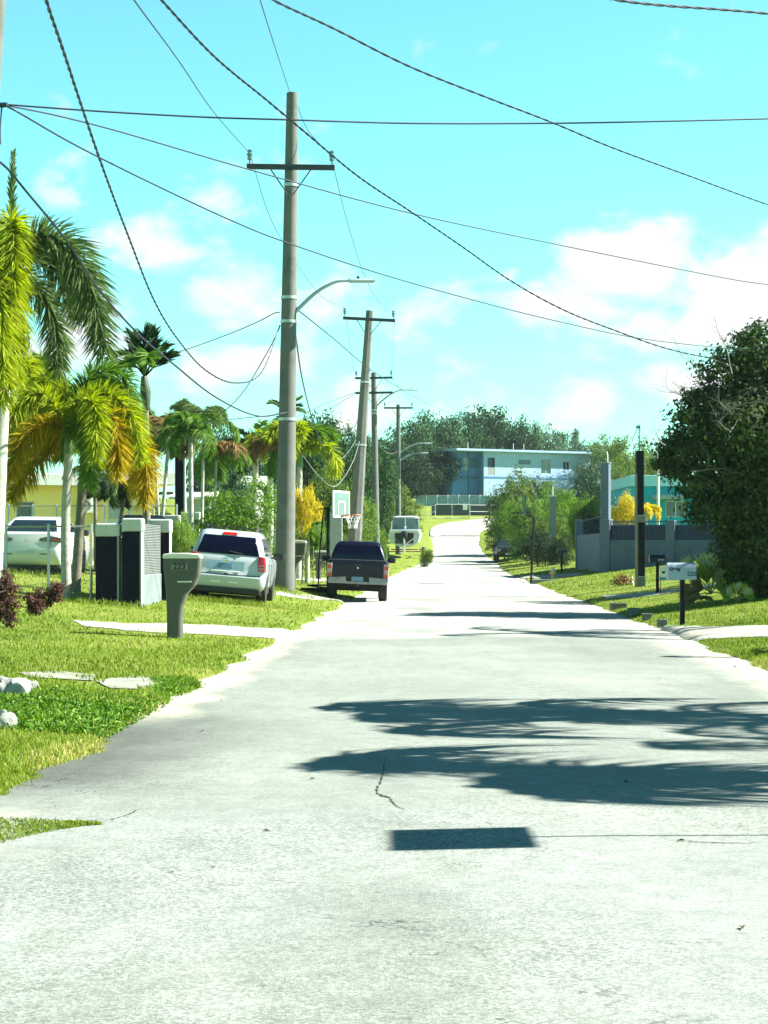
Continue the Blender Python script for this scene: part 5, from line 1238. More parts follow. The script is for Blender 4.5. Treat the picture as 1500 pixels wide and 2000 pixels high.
# blue two-storey house at the head of the street
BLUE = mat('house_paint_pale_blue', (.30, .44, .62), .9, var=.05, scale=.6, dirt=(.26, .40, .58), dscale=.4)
BLUD = mat('house_blue_shade_and_band', (.07, .20, .42), .9, var=.06, scale=.8)  # darker blue: floor band, and painted shade on wing and left wall
Yh = 236.0; o = W(945, 0, Yh); o.z = gz(o.x, Yh)-.3
t = house_frame('blue_house', 'pale blue two-storey flat-roofed house at the head of the street', (o.x, o.y, o.z), 27)
k = Yh/F; rf = W(0, 882, Yh).z-o.z; f2 = W(0, 932, Yh).z-o.z
Wd = 16.2; Dp = 9
holes = [(.55, 1.65, f2+.3, rf-.75), (8.6, 10.1, f2+.6, rf-.75), (12.0, 13.0, f2+1.2, rf-1.0), (3.2, 4.4, 1.2, 2.6), (8.6, 9.8, 1.2, 2.6)]
wall_with_holes(t, 'front_wall', 0, Wd, -1.0, rf, 0, .25, holes, BLUE)
MB().box(Wd-.25, Wd, .252, Dp, -1, rf).box(0.0, Wd-.252, Dp-.25, Dp, -1, rf).build('side_wall', BLUE, t)
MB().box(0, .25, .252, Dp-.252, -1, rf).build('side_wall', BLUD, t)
for h in holes[1:]: window(t, *h, .08)
MB().box(.55, 1.65, .5, .55, f2+.3, rf-.75).build('porch_recess', mat('recess_dark_blue', (.05, .12, .18), .9), t)  # back of the recess, its shade painted in as dark blue
rl = MB(); rl.box(.55, 1.65, .02, .06, f2+1.25, f2+1.3)
for x in np.linspace(.58, 1.62, 12): rl.box(x-.02, x+.02, .025, .055, f2+.3, f2+1.25)
rl.build('balcony_railing', WFR, t)
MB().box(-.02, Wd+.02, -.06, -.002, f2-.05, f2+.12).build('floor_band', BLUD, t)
# left wing set back, its shade put into darker blue, with pipes and a ledge
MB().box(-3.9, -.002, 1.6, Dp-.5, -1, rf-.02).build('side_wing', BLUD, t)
for (a, b) in ((-3.3, -2.6), (-2.1, -1.4)): window(t, a, b, f2+1.0, rf-.9, 1.50, WIN, 0)
wn = MB().box(-1.1, -.1, 1.45, 1.59, f2+1.3, rf-.8).build('wing_window', mat('recess_dark_blue', (.05, .12, .18)), t)
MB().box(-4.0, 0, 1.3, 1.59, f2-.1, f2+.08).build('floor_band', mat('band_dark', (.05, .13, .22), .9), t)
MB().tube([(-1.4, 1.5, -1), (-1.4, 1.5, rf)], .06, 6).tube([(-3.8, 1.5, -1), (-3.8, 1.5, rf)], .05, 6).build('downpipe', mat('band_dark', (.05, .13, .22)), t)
MB().box(-4.5, Wd+.9, -.9, Dp+.5, rf+.002, rf+.28).build('roof_slab', BLUE, t, bevel=.03)
for x in (-1.2, 5.6, 7.2): MB().tube([(x, 2, rf+.28), (x, 2, rf+1.3)], .04, 5).build('vent_pipe', WFR, t)
vb = MB()
for i in range(8):
    for j in range(3): vb.box(5.2+i*.23, 5.2+i*.23+.17, -.04, -.003, rf-1.5+j*.20, rf-1.5+j*.20+.14)
vb.build('vent_blocks', mat('vent_dark', (.04, .10, .13), .8), t)
# gate, retaining wall and fences below it
DKW = mat('retaining_wall_dark', (.05, .065, .08), .9, var=.2, scale=1.5)
Yr = 218.0; a = W(868, 0, Yr); b = W(1010, 0, Yr); z0 = gz(a.x, Yr-1)
t = thing('retaining_wall', 'dark retaining wall behind the white gate at the head of the street', 'wall', (a.x, Yr, z0))
MB().box(-1.5, b.x-a.x+4, .6, .9, -.6, W(0, 985, Yr).z-z0).build('wall_panel', DKW, t)
Yf = 224.0; a = W(812, 0, Yf); b = W(1000, 0, Yf); zf = W(0, 985, Yf).z
t = thing('railing_fence', 'pale sheet and post fence along the top of the retaining wall, below the blue house', 'fence', (a.x, Yf, zf))
hf = W(0, 968, Yf).z-zf; Lx = b.x-a.x
MB().box(0, Lx, .02, .05, -1.2, hf-.06).build('sheet', mat('fence_sheet_blue', (.20, .32, .40), .7, var=.15, scale=2), t); MB().tube([(0, 0, hf), (Lx, 0, hf)], .04, 5).build('top_rail', GALV, t)
for i in range(10): MB().tube([(Lx*i/9, -.02, -.6), (Lx*i/9, -.02, hf+.12)], .05, 6).build('post', mat('post_white', (.7, .72, .7), .6), t)
Yg = 214.0; a = W(851, 0, Yg); zg = gz(a.x, Yg)
t = thing('metal_gate', 'white tube-framed double gate with a small notice at the bend of the road', 'gate', (a.x, Yg, zg)); hg = W(0, 985, Yg).z-zg; kk = Yg/F
WM = mat('tube_white', (.62, .66, .64), .5)
for j in range(2):
    x0, x1 = (0, 31*kk) if j == 0 else (33*kk, 65*kk)
    MB().tube([(x0, 0, .1), (x1, 0, .1), (x1, 0, hg), (x0, 0, hg), (x0, 0, .1)], .05, 6).build('gate_leaf', WM, t)
MB().box(53*kk, 62*kk, -.07, -.05, hg-.65, hg-.05).build('notice', mat('notice_white', (.75, .76, .75), .6), t)
for (nm, p, q, lab) in (('l', (-1, 0), (-14, 5.0), 'low wire fence climbing left from the white gate'), ('r', (65*kk+.1, 0), (11.5, 1.0), 'low wire fence running right from the white gate to the bushes')):
    x0, x1 = p[0]*(1 if nm == 'r' else kk), q[0]
    f_ = thing('wire_fence', lab, 'fence', (a.x+x0, Yg, zg)); L_ = x1-x0; dy = q[1]*(1 if nm == 'r' else .4)
    for zq in (hg*.95, hg*.5, .1): MB().tube([(0, 0, zq), (L_ if nm == 'r' else L_*kk*14/1.0/ .83*.0-2.6, dy, zq+(-.5 if nm == 'l' else 0))], .035, 5).build('rail', WM, f_)
    e_ = L_ if nm == 'r' else -2.6
    for u in (0, .33, .66, 1): MB().tube([(e_*u, dy*u, -.6), (e_*u, dy*u, hg*.97-(.5*u if nm == 'l' else 0))], .045, 5).build('post', WM, f_)

# yellow house, left
YEL = mat('house_paint_yellow', (.92, .68, .26), .9, var=.05, scale=1, dirt=(.78, .60, .28), dscale=.8)
WHT = mat('roof_edge_white', (.68, .70, .66), .85, var=.05, dirt=(.5, .52, .5), dscale=1)
Yy = 74.0; o = W(-60, 0, Yy); o.z = gz(o.x, Yy)-.2; kk = Yy/F
t = house_frame('yellow_house', 'single-storey yellow house with a thick white roof edge behind the left palms', (o.x, Yy, o.z), 17)
X = lambda px: (px-(-60))*kk
Z = lambda py: W(0, py, Yy).z-o.z
wall_with_holes(t, 'front_wall', X(-60), X(305), -.5, Z(948), 0, .2, [(X(30), X(66), Z(1012), Z(978)), (X(212), X(236), Z(1012), Z(978))], YEL)
window(t, X(30), X(66), Z(1012), Z(978), .08, None, 0); window(t, X(212), X(236), Z(1012), Z(978), .08, mat('blind_pale', (.5, .52, .5), .7), 1)
MB().box(X(305)-.2, X(305), .202, 8, -.5, Z(948)).build('side_wall', YEL, t)
MB().box(X(-70), X(182), -.9, 8.5, Z(948)+.002, Z(925)).build('roof_slab', WHT, t, bevel=.02)
MB().box(X(182)+.01, X(345), -.5, 8.5, Z(944)+.002, Z(918)).build('roof_slab', WHT, t, bevel=.02)
ac = MB().box(X(151), X(186), -.42, -.06, Z(1001), Z(972)).build('air_conditioner', mat('ac_casing', (.62, .63, .56), .6), t, bevel=.02)
fan = MB().lathe([(.26, 0), (.26, .02), (.22, .025), (.20, .012), (.02, .012)], 24).build('fan_grille', mat('ac_grille', (.20, .22, .20), .6), ac); fan.matrix_local = Matrix.Translation((X(162), -.425, Z(986))) @ Matrix.Rotation(R(90), 4, 'X')
MB().box(X(310), X(338), .0, .2, -.5, Z(1000)).box(X(312), X(336), -.8, .0, Z(963), Z(958)).build('porch', mat('porch_dark', (.03, .035, .03), .9), t)
MB().box(X(205), X(245), -.02, -.005, Z(1040), Z(1016)).build('base_panel', WHT, t)
# second low white-roofed house behind the shrubs
for (px0, px1, pt, pb, Y_, lab, m_) in [(345, 402, 946, 1050, 92, 'white-roofed shed wing with a slanting gutter behind the slim palms', WHT), (440, 500, 926, 1050, 100, 'low building with weathered white metal roof seen over the leafy shrub', mat('roof_metal_weathered', (.5, .52, .5), .7, var=.25, scale=1.5))]:
    o = W(px0, 0, Y_); o.z = gz(o.x, Y_)-.2; w_ = (px1-px0)*Y_/F; h_ = W(0, pt, Y_).z-o.z
    t = house_frame('low_building', lab, (o.x, Y_, o.z), 0, 'building')
    MB().box(0, w_, .5, 6, -.5, h_-.75).build('wall', STUCCO, t); mb = MB(); mb.v = [(-.4, 0, h_-.75), (w_+.4, 0, h_-.75), (w_+.4, 6.5, h_), (-.4, 6.5, h_), (-.4, 0, h_-.6), (w_+.4, 0, h_-.6), (w_+.4, 6.5, h_+.15), (-.4, 6.5, h_+.15)]; mb.f = [(0, 3, 2, 1), (4, 5, 6, 7), (0, 1, 5, 4), (1, 2, 6, 5), (2, 3, 7, 6), (3, 0, 4, 7)]
    mb.build('roof', m_, t); window(t, w_*.3, w_*.6, h_*.35, h_*.35+.9, .42)
# house with green wall/white garage band behind the SUV
Y_ = 80; o = W(505, 0, Y_); o.z = gz(o.x, Y_); t = thing('garden_wall', 'pale green low wall glimpsed between the SUV and the nearest pole', 'wall', o)
MB().box(0, 1.6, 0, .2, -.2, W(0, 1040, Y_).z-o.z).build('wall_panel', mat('wall_pale_green', (.38, .45, .36), .9), t); MB().box(-.05, 1.65, -.03, .23, W(0, 1040, Y_).z-o.z+.002, W(0, 1034, Y_).z-o.z).build('coping', CAPC, t)
Y_ = 66; o = W(655, 0, Y_); o.z = gz(o.x, Y_); t = thing('gate_pillar', 'square pale grey pillar directly behind the basketball hoop post', 'gate pillar', o)
MB().box(-.22, .24, 0, .42, -.2, W(0, 1000, Y_).z-o.z).build('shaft', STUCCO, t, bevel=.01); MB().box(-.25, .27, -.03, .45, W(0, 1000, Y_).z-o.z+.002, W(0, 1000, Y_).z-o.z+.06).build('cap', CAPC, t)

# turquoise house, right
TQ = mat('house_paint_turquoise', (.008, .34, .44), .85, var=.05); TQL = mat('house_paint_turquoise_pale', (.28, .58, .60), .85, var=.05)
Yt = 96.0; o = W(1233, 0, Yt); o.z = gz(o.x, Yt)-.2; kk = Yt/F; X = lambda px: (px-1233)*kk; Z = lambda py: W(0, py, Yt).z-o.z
t = house_frame('turquoise_house', 'turquoise house with a pale roof band behind the grey wall', (o.x, Yt, o.z), 0)
wall_with_holes(t, 'front_wall', X(1233), X(1430), -.5, Z(950), 0, .25, [(X(1300), X(1340), Z(1010), Z(978))], TQ); window(t, X(1300), X(1340), Z(1010), Z(978), .08)
MB().box(0, .25, .252, 8, -.5, Z(950)).build('side_wall', TQ, t)
MB().box(X(1228), X(1440), -.5, 8.4, Z(950)+.002, Z(929)).build('roof_slab', TQL, t, bevel=.02)
MB().box(X(1272), X(1330), -1.4, -.002, Z(976), Z(968)).build('awning', mat('awning_grey', (.25, .33, .33), .8), t)
MB().box(X(1395), X(1425), -.10, -.002, Z(1050), Z(985)).build('door', mat('door_white', (.55, .58, .6), .6), t)
# pale roof between the bushes right of the tall pillar
Yp = 150; o = W(1186, 0, Yp); o.z = gz(o.x, Yp); t = house_frame('low_building', 'pale grey low building half hidden by bushes right of the tall wall pillar', (o.x, Yp, o.z), 0, 'building')
MB().box(0, 2.3, 0, 5, -.5, W(0, 940, Yp).z-o.z).build('wall', mat('wall_pale_grey', (.36, .42, .42), .9, var=.2, scale=1), t); MB().box(-.2, 2.5, -.2, 5.2, W(0, 940, Yp).z-o.z+.002, W(0, 935, Yp).z-o.z).build('roof_slab', WHT, t)
MB().box(.6, 1.3, -.03, -.005, 2.0, 3.0).build('window', WIN, t)
# distant flat roof
Yp = 320; o = W(1158, 0, Yp); o.z = gz(o.x, Yp); t = house_frame('low_building', 'far flat-roofed building on the skyline behind the trees', (o.x, Yp, o.z), 0, 'building')
MB().box(0, 4.6, 0, 5, -.5, W(0, 874, Yp).z-o.z).build('wall', WHT, t); MB().box(-.3, 4.9, -.3, 5.3, W(0, 874, Yp).z-o.z+.002, W(0, 870, Yp).z-o.z).build('roof_slab', WHT, t)
# small lantern pillar in the bushes
Yl = 118; o = W(1080, 0, Yl); o.z = gz(o.x, Yl); t = thing('gate_pillar', 'small capped pillar with a white lamp stem poking out of the bushes', 'gate pillar', o)
h_ = W(0, 970, Yl).z-o.z; MB().box(-.2, .2, 0, .4, -.2, h_).build('shaft', mat('shaft_grey_green', (.12, .17, .16), .9), t); MB().box(-.24, .24, -.04, .44, h_+.002, h_+.08).build('cap', CAPC, t); MB().tube([(0, .2, h_+.08), (0, .2, h_+.7)], .05, 6).build('lamp_stem', CAPC, t)
# lamp post in the right tree
Yl = 90; o = W(1285, 0, Yl); o.z = gz(o.x, Yl); t = thing('street_lamp', 'slim white lamp pole with a hooked arm left of the big tree', 'street lamp', o); P = lambda x, y: W(x, y, Yl)-o
MB().tube([(0, 0, -.1), P(1286, 866)], .07, 8).build('pole', mat('lamp_white', (.6, .62, .58), .6), t); MB().tube([P(1286, 868), P(1290, 860), P(1296, 856), P(1300, 857)], .035, 6).build('arm', LAMPM, t)
# ---------------------------------------------------------------- planting
def V3(px, py, Y): return W(px, py, Y)
def at_ground(px, Y): v = W(px, 0, Y); v.z = gz(v.x, Y); return v
def pf(c_px, c_py, Yc, pts):
    """frond path given by where the frond passes, (px, py, dy) with dy metres in depth"""
    c = W(c_px, c_py, Yc); return [tuple(W(x, y, Yc+d)-c) for x, y, d in pts]
# foxtail palm, far left: pale trunk, big plumes; sun and shade on them put into leaf colour
cx, cy, Yc = 14, 560, 36
def big(pts, m, ll=.66, per=250, wd=.028, **k): return (pf(cx, cy, Yc, [(cx, cy, 0)]+pts), dict(ll=ll, wd=wd, per_m=per, droop=.22, **{'fwd': .55, **k}), m)
palm('tall foxtail palm with smooth white trunk at the left edge, grey-green plumes over the sky', at_ground(-16, 36), W(cx, cy, Yc), .18, .15, [
    big([(60, 470, -.3), (125, 475, -.5), (175, 560, -.6), (203, 690, -.6)], F_GRN),
    big([(50, 500, .4), (90, 490, .8), (140, 560, 1.0), (160, 620, 1.1)], F_GRN),
    big([(45, 540, .3), (90, 585, .5), (112, 660, .6), (112, 730, .6)], F_GRN, ll=.48),
    big([(10, 480, -.4), (25, 430, -.9), (28, 520, -1.4), (20, 640, -1.6)], F_YEL, ll=.46),
    big([(-20, 500, -.2), (-60, 480, -.5), (-100, 560, -.8), (-120, 680, -.9)], F_YEL, ll=.46),
    big([(0, 520, -.6), (-10, 500, -1.2), (0, 600, -1.7), (8, 740, -1.8)], F_YEL, ll=.46),
    big([(20, 560, -.6), (30, 580, -1.1), (22, 700, -1.3), (5, 790, -1.3)], F_YEL, ll=.46),
    big([(-30, 560, .5), (-70, 600, .9), (-90, 700, 1.1)], F_GRN),
    big([(20, 480, .2), (22, 420, .1), (24, 360, 0), (26, 300, 0)], F_GRN, ll=.28, per=120, fwd=2.2),
    big([(-10, 470, .8), (-40, 430, 1.3), (-80, 460, 1.8)], F_YEL, ll=.46),
], bend=(.0, 0), shaft_len=1.2)
# hanging fruit cluster beside it
g0 = W(32, 700, 35.6); V, q, rn = crown_np(31, [(0, 0, 0, .16, .16, .55), (.05, 0, .35, .14, .14, .3)], 1500, .055, aspect=1.2)
t = obj('palm_fruit', np_mesh('palm_fruit', V, [q], rn), leaf_mat('fruit_dark', (.02, .015, .01), (.07, .05, .03), trans=0)); t.location = g0; tag(t, 'dark hanging fruit cluster under the tall foxtail palm crown', 'palm fruit')
# second palm pair: yellow-green crown, pale trunk and darker trunk behind
cx, cy, Yc = 135, 842, 38
def yel(pts, m=None, ll=.43, per=250, wd=.028, **k): return (pf(cx, cy, Yc, [(cx, cy, 0)]+pts), dict(ll=ll, wd=wd, per_m=per, droop=.25, **{'fwd': .5, **k}), m or F_YEL)
palm('pale-trunked foxtail palm with a bright yellow-green crown before the white sedan', at_ground(131, 38), W(cx, cy, Yc), .105, .085, [
    yel([(165, 790, -.3), (215, 770, -.5), (260, 820, -.7), (275, 900, -.8)]),
    yel([(160, 760, .2), (200, 725, .4), (245, 740, .6), (262, 800, .7)], F_MID),
    yel([(185, 810, -.6), (220, 815, -.9), (230, 870, -1.1), (228, 930, -1.2)], F_ORG),
    yel([(180, 830, .3), (240, 840, .6), (285, 900, .7), (282, 985, .7)], F_ORG),
    yel([(110, 800, -.2), (85, 770, -.4), (40, 790, -.7), (10, 850, -.8)]),
    yel([(105, 830, -.5), (75, 835, -.8), (40, 870, -1), (18, 930, -1)], F_ORG),
    yel([(110, 850, .2), (85, 880, .3), (50, 925, .4), (22, 975, .5)], F_ORG, ll=.40),
    yel([(130, 780, .5), (110, 745, .9), (70, 750, 1.3), (45, 800, 1.5)]),
    yel([(150, 790, .6), (185, 760, 1.2), (235, 790, 1.5), (250, 860, 1.7)]),
    yel([(150, 800, -.6), (175, 780, -1.1), (190, 820, -1.4), (185, 900, -1.5)]),
    yel([(140, 800, .9), (120, 770, 1.4), (90, 800, 1.8), (75, 870, 1.9)]), yel([(150, 830, -.7), (170, 840, -1.0), (178, 890, -1.1), (170, 950, -1.1)], F_MID, ll=.40),
    yel([(160, 810, .1), (205, 825, .2), (240, 860, .3), (250, 910, .3)], F_ORG),
], shaft_len=.45, bend=(-.05, 0))
cx, cy, Yc = 168, 850, 40.5
palm('darker shaded foxtail palm trunk right behind the pale trunk, with an orange tinted crown', at_ground(146, 40.5), W(cx, cy, Yc), .11, .09, [
    yel([(195, 800, -.3), (235, 800, -.4), (265, 860, -.4), (270, 940, -.4)], F_ORG),
    yel([(180, 780, .3), (205, 745, .5), (240, 780, .8), (255, 850, .9)]),
    yel([(150, 800, -.3), (120, 780, -.4), (85, 820, -.6), (70, 890, -.6)], F_ORG),
    yel([(190, 850, -.4), (215, 880, -.5), (222, 920, -.5)], F_MID, ll=.34),
    yel([(175, 800, .8), (185, 760, 1.2), (190, 800, 1.8), (195, 880, 2.0)], F_ORG),
    yel([(190, 820, .2), (230, 820, .2), (262, 880, .3), (268, 960, .3)], F_ORG),
    yel([(200, 840, .6), (240, 850, .9), (262, 890, 1.0)], F_MID), yel([(150, 830, .8), (130, 850, 1.2), (118, 900, 1.3)], F_MID),
], trunk_m=BARK_DARK, shaft_len=.4)
# palm with tilted pale shaft behind the left ones
cx, cy, Yc = 60, 800, 44
palm('yellowing palm crown between the tall foxtail palm and the bright yellow-green one', at_ground(-50, 44), W(cx, cy, Yc), .12, .1, [
    yel([(90, 750, 0), (120, 760, .2), (140, 820, .3), (145, 880, .3)]), yel([(40, 740, 0), (20, 720, .2), (0, 780, .3), (-8, 860, .3)]),
    yel([(70, 730, .5), (85, 700, .9), (100, 740, 1.3), (108, 800, 1.4)], F_MID), yel([(40, 830, -.3), (30, 870, -.4), (25, 930, -.5)], F_ORG),
    yel([(80, 810, -.4), (105, 830, -.6), (112, 890, -.7)], F_ORG), yel([(55, 740, -.5), (50, 700, -.8), (60, 740, -1.2), (62, 820, -1.3)])], trunk_m=BARK_DARK)
# dark fishtail-like palm against the sky
cx, cy, Yc = 283, 735, 46
def dk(pts, m=None, ll=.42, per=80, wd=.05, **k): return (pf(cx, cy, Yc, [(cx, cy, 0)]+pts), dict(ll=ll, wd=wd, per_m=per, droop=.05, plume=False, fwd=.9, bare=.3, **k), m or F_DRK)
palm('dark short-fronded palm standing alone against the sky above the yellow crowns', at_ground(288, 46), W(cx, cy, Yc), .10, .085, [
    dk([(262, 700, .1), (240, 690, .2), (218, 698, .3)]), dk([(265, 715, -.2), (240, 712, -.3), (215, 712, -.5)]), dk([(270, 690, .2), (262, 660, .3), (258, 650, .4)]),
    dk([(282, 690, -.2), (284, 655, -.2), (288, 640, -.2)]), dk([(290, 690, .3), (298, 660, .4), (300, 642, .4)]), dk([(300, 700, 0), (318, 680, 0), (326, 672, .1)]),
    dk([(305, 712, -.3), (322, 694, -.5), (336, 690, -.6)]), dk([(275, 705, -.6), (262, 700, -.9), (250, 715, -1.1)], F_MID), dk([(285, 700, -.7), (290, 690, -1.1), (286, 710, -1.5)], F_MID, wd=.04)],
    shaft=False, trunk_m=BARK_DARK)
o = scene.objects[-1]
sh = MB().tube([W(281, 735, 45.9), W(284, 765, 45.9), W(286, 800, 45.9)], [.07, .14, .10], 10)
t = sh.build('crownshaft', mat('shaft_dark', (.03, .045, .02), .5), None, 60)
par = [o for o in scene.objects if o.get('label', '').startswith('dark short-fronded')][0]
t.parent = par; t.location = -Vector(par.location)
# slim palms round the navy column
sg = 'slim feathery palms around the navy column'
for i, (px, top, fpx, Y, L_, kind, mats, n, lab, r_) in enumerate([
    (372, 850, 374, 58, 1.35, 'feather', [F_MID], 9, 'slim green palm with a pale trunk directly right of the navy column', .09),
    (398, 830, 392, 61, 1.3, 'feather', [F_MID, F_GRN], 8, 'slim palm with greyish hanging fronds, rightmost by the navy column', .06),
    (330, 850, 308, 60, 1.3, 'feather', [F_BRN, F_GRN], 10, 'brownish dry palm crown left of the navy column', .07),
    (300, 845, 316, 62, 1.2, 'feather', [F_BRN, F_MID], 9, 'palm with a thin leaning trunk left of the navy column', .06),
    (352, 825, 366, 66, 1.3, 'plume', [F_GRN, F_BRN], 8, 'grey tufted palm behind the top of the navy column', .10),
    (422, 900, 414, 70, 1.6, 'feather', [F_MID, F_BRN], 8, 'low palm clump against the blue-green trees', .06)]):
    c = W(px, top, Y); palm2(lab, at_ground(fpx, Y), c, r_, r_*.8, kind, n, L_, mats, 40+i, group=sg, el=(0, 80), shaft=False)
for i, (px, top, fpx, Y, lab) in enumerate([(160, 930, 188, 52, 'dark young palm hanging in front of the air conditioner'), (222, 950, 215, 54, 'small dark palm in front of the yellow wall right of the air conditioner')]):
    palm2(lab, at_ground(fpx, Y), W(px+25, top, Y), .06, .05, 'feather', 7, .95, [F_DRK, F_GRN], 70+i, group='young palms before the yellow wall', el=(-20, 50), shaft=False, trunk_m=BARK_DARK)
# palms behind the nearest pole
gp_ = 'palms on both sides of the nearest power pole'
palm2('green spiky palm left of the nearest power pole', at_ground(495, 84), W(500, 885, 84), .17, .13, 'stiff', 12, 1.6, [F_MID, F_DRK], 81, group=gp_, el=(-5, 85), shaft=False)
palm2('yellowish drooping palm against the left flank of the nearest power pole', at_ground(528, 80), W(528, 880, 80), .16, .12, 'plume', 9, 1.9, [F_YEL, F_MID], 82, group=gp_, el=(20, 70), shaft=False)
palm2('large arching palm with golden hanging plumes right of the nearest power pole', at_ground(582, 74), W(585, 910, 74), .15, .12, 'plume', 12, 2.4, [F_MID, F_YEL, F_BRN], 83, group=gp_, el=(20, 80))
palm2('tall thin palm whose dark tuft shows behind the nearest power pole', at_ground(560, 96), W(557, 815, 96), .14, .1, 'stiff', 12, 1.4, [F_GRN, F_DRK], 84, group=gp_, el=(-30, 85), shaft=False)
palm2('young palm with low green fronds beside the basketball hoop', at_ground(600, 68), W(600, 1035, 68), .10, .08, 'feather', 8, 1.3, [F_MID], 85, group=gp_, el=(-5, 60), shaft=False)
# leafy things, left side
tree('bright yellow-green shrub ball just right of the nearest power pole', 590, 955, 66, 56, L_YEL, 1, 'ball', 'shrub', 'yellow ornamental shrubs', 'garden_shrub')
tree('smaller yellow shrub low beside the first yellow one', 612, 985, 70, 44, L_YEL, 2, 'ball', 'shrub', 'yellow ornamental shrubs', 'garden_shrub')
tree('large leafy light green shrub behind the roof of the white SUV', 468, 945, 58, 165, L_LIT, 3, 'bush', 'shrub', None, 'garden_shrub')
tree('round green bush left end of the leafy shrub', 428, 965, 64, 70, L_LIT, 4, 'bush', 'shrub', None, 'garden_shrub')
tree('feathery green fern-like bush between the white pillars and the SUV', 346, 1012, 45, 62, leaf_mat('leaves_fern', (.06, .13, .02), (.22, .32, .06), (.36, .42, .12)), 5, 'bush', 'shrub', 'fern-like bushes by the driveway', 'garden_shrub')
tree('second fern-like bush touching the left side of the SUV', 372, 1035, 47, 50, leaf_mat('leaves_fern', (.06, .13, .02), (.22, .32, .06)), 6, 'bush', 'shrub', 'fern-like bushes by the driveway', 'garden_shrub')
ft = 'green trees behind the left gardens'
for (px, top, Y, w_, m_, k_, lab) in [
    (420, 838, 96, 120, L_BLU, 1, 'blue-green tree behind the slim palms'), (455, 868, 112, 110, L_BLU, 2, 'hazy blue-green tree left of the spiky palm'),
    (640, 820, 128, 130, L_FAR, 3, 'rounded green tree crown right of the nearest power pole'), (592, 832, 120, 100, L_FAR, 4, 'green tree crown tucked against the nearest power pole'),
    (690, 848, 140, 90, L_FAR, 5, 'green tree crown directly behind the leaning pole'), (520, 858, 125, 110, L_FAR, 6, 'green tree top above the spiky palm'),
    (722, 858, 150, 100, L_FAR, 7, 'dark green tree between the leaning and the twin crossarm pole'), (655, 925, 104, 130, L_OLV, 1, 'olive bush mass above the basketball hoop'),
    (725, 905, 168, 120, L_OLV, 2, 'olive tree behind the foot of the twin crossarm pole'), (772, 940, 172, 95, L_OLV, 3, 'light olive bush above the boat canopy'),
    (705, 985, 110, 70, L_LIT, 4, 'light green bush between the leaning pole and the twin crossarm pole'), (455, 905, 104, 80, L_LIT, 7, 'light green tree over the weathered white roof'), (240, 880, 84, 140, L_DRK, 5, 'dark tree behind the roof of the yellow house')]:
    tree(lab, px, top, Y, w_, m_, k_, 'round' if top < 900 else 'bush', group=ft)
for i, (px, top, Y, w_, m_, lab) in enumerate([(748, 1035, 120, 20, L_LIT, 'small weedy bush left of the boat'), (668, 1040, 92, 60, L_OLV, 'low brown and green undergrowth behind the pickup cab'), (834, 1074, 128, 30, L_OLV, 'low bush on the verge right of the boat')]):
    tree(lab, px, top, Y, w_, m_, i, 'bush', 'shrub', 'low bushes around the boat', 'roadside_bush')
# wood on the hill
fh = 'trees of the hill behind the blue house'
for (px, top, Y, w_, m_, k_, lab) in [
    (805, 822, 262, 110, L_FAR, 1, 'hill tree above the farthest power pole'), (850, 818, 275, 110, L_FAR, 2, 'hill tree between the farthest pole and the blue house'),
    (905, 822, 280, 110, L_FAR, 3, 'hill tree over the left corner of the blue house'), (962, 804, 290, 120, L_FAR, 4, 'tallest hill tree, above the left half of the blue house roof'),
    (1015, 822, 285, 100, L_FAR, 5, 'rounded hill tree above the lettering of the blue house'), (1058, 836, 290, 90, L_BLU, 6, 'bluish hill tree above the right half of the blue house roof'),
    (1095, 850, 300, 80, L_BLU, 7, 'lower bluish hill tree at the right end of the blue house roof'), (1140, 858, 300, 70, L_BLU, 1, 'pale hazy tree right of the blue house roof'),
    (845, 872, 238, 110, L_DRK, 2, 'dark tree touching the left wall of the blue house'), (800, 880, 225, 90, L_DRK, 3, 'dark tree behind the two low street lights'),
    (868, 905, 244, 60, L_DRK, 4, 'dark bush against the left wing of the blue house'), (760, 850, 235, 90, L_FAR, 5, 'tree between the twin crossarm pole and the farthest pole'),
    (1192, 856, 240, 80, L_OLV, 6, 'tree behind the tall grey wall pillar'), (1232, 862, 200, 90, L_OLV, 7, 'olive tree behind the black column'), (1272, 868, 205, 70, L_OLV, 1, 'olive tree half hidden by the big right tree'),
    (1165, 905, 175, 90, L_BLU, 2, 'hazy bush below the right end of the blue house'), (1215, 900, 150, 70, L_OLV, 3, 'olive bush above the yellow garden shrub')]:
    tree(lab, px, top, Y, w_*1.12, m_, k_, 'bush', group=fh, depth=w_/F*Y*1.3)
# Norfolk pine on the skyline
Yn = 330; o = at_ground(1124, Yn); t = thing('norfolk_pine', 'thin conical pine on the far skyline right of the blue house', 'tree', o); h_ = W(0, 833, Yn).z-o.z
MB().tube([(0, 0, 0), (0, 0, h_)], [.2, .04], 6).build('trunk', BARK, t)
bl = [(0, 0, h_-u*5.5, .15+u*1.0, .15+u*1.0, .22) for u in np.linspace(0, 1, 12)]; V, q, rn = crown_np(9, bl, 2200, .28); obj('crown', np_mesh('crown', V, [q], rn), L_BLU, t)
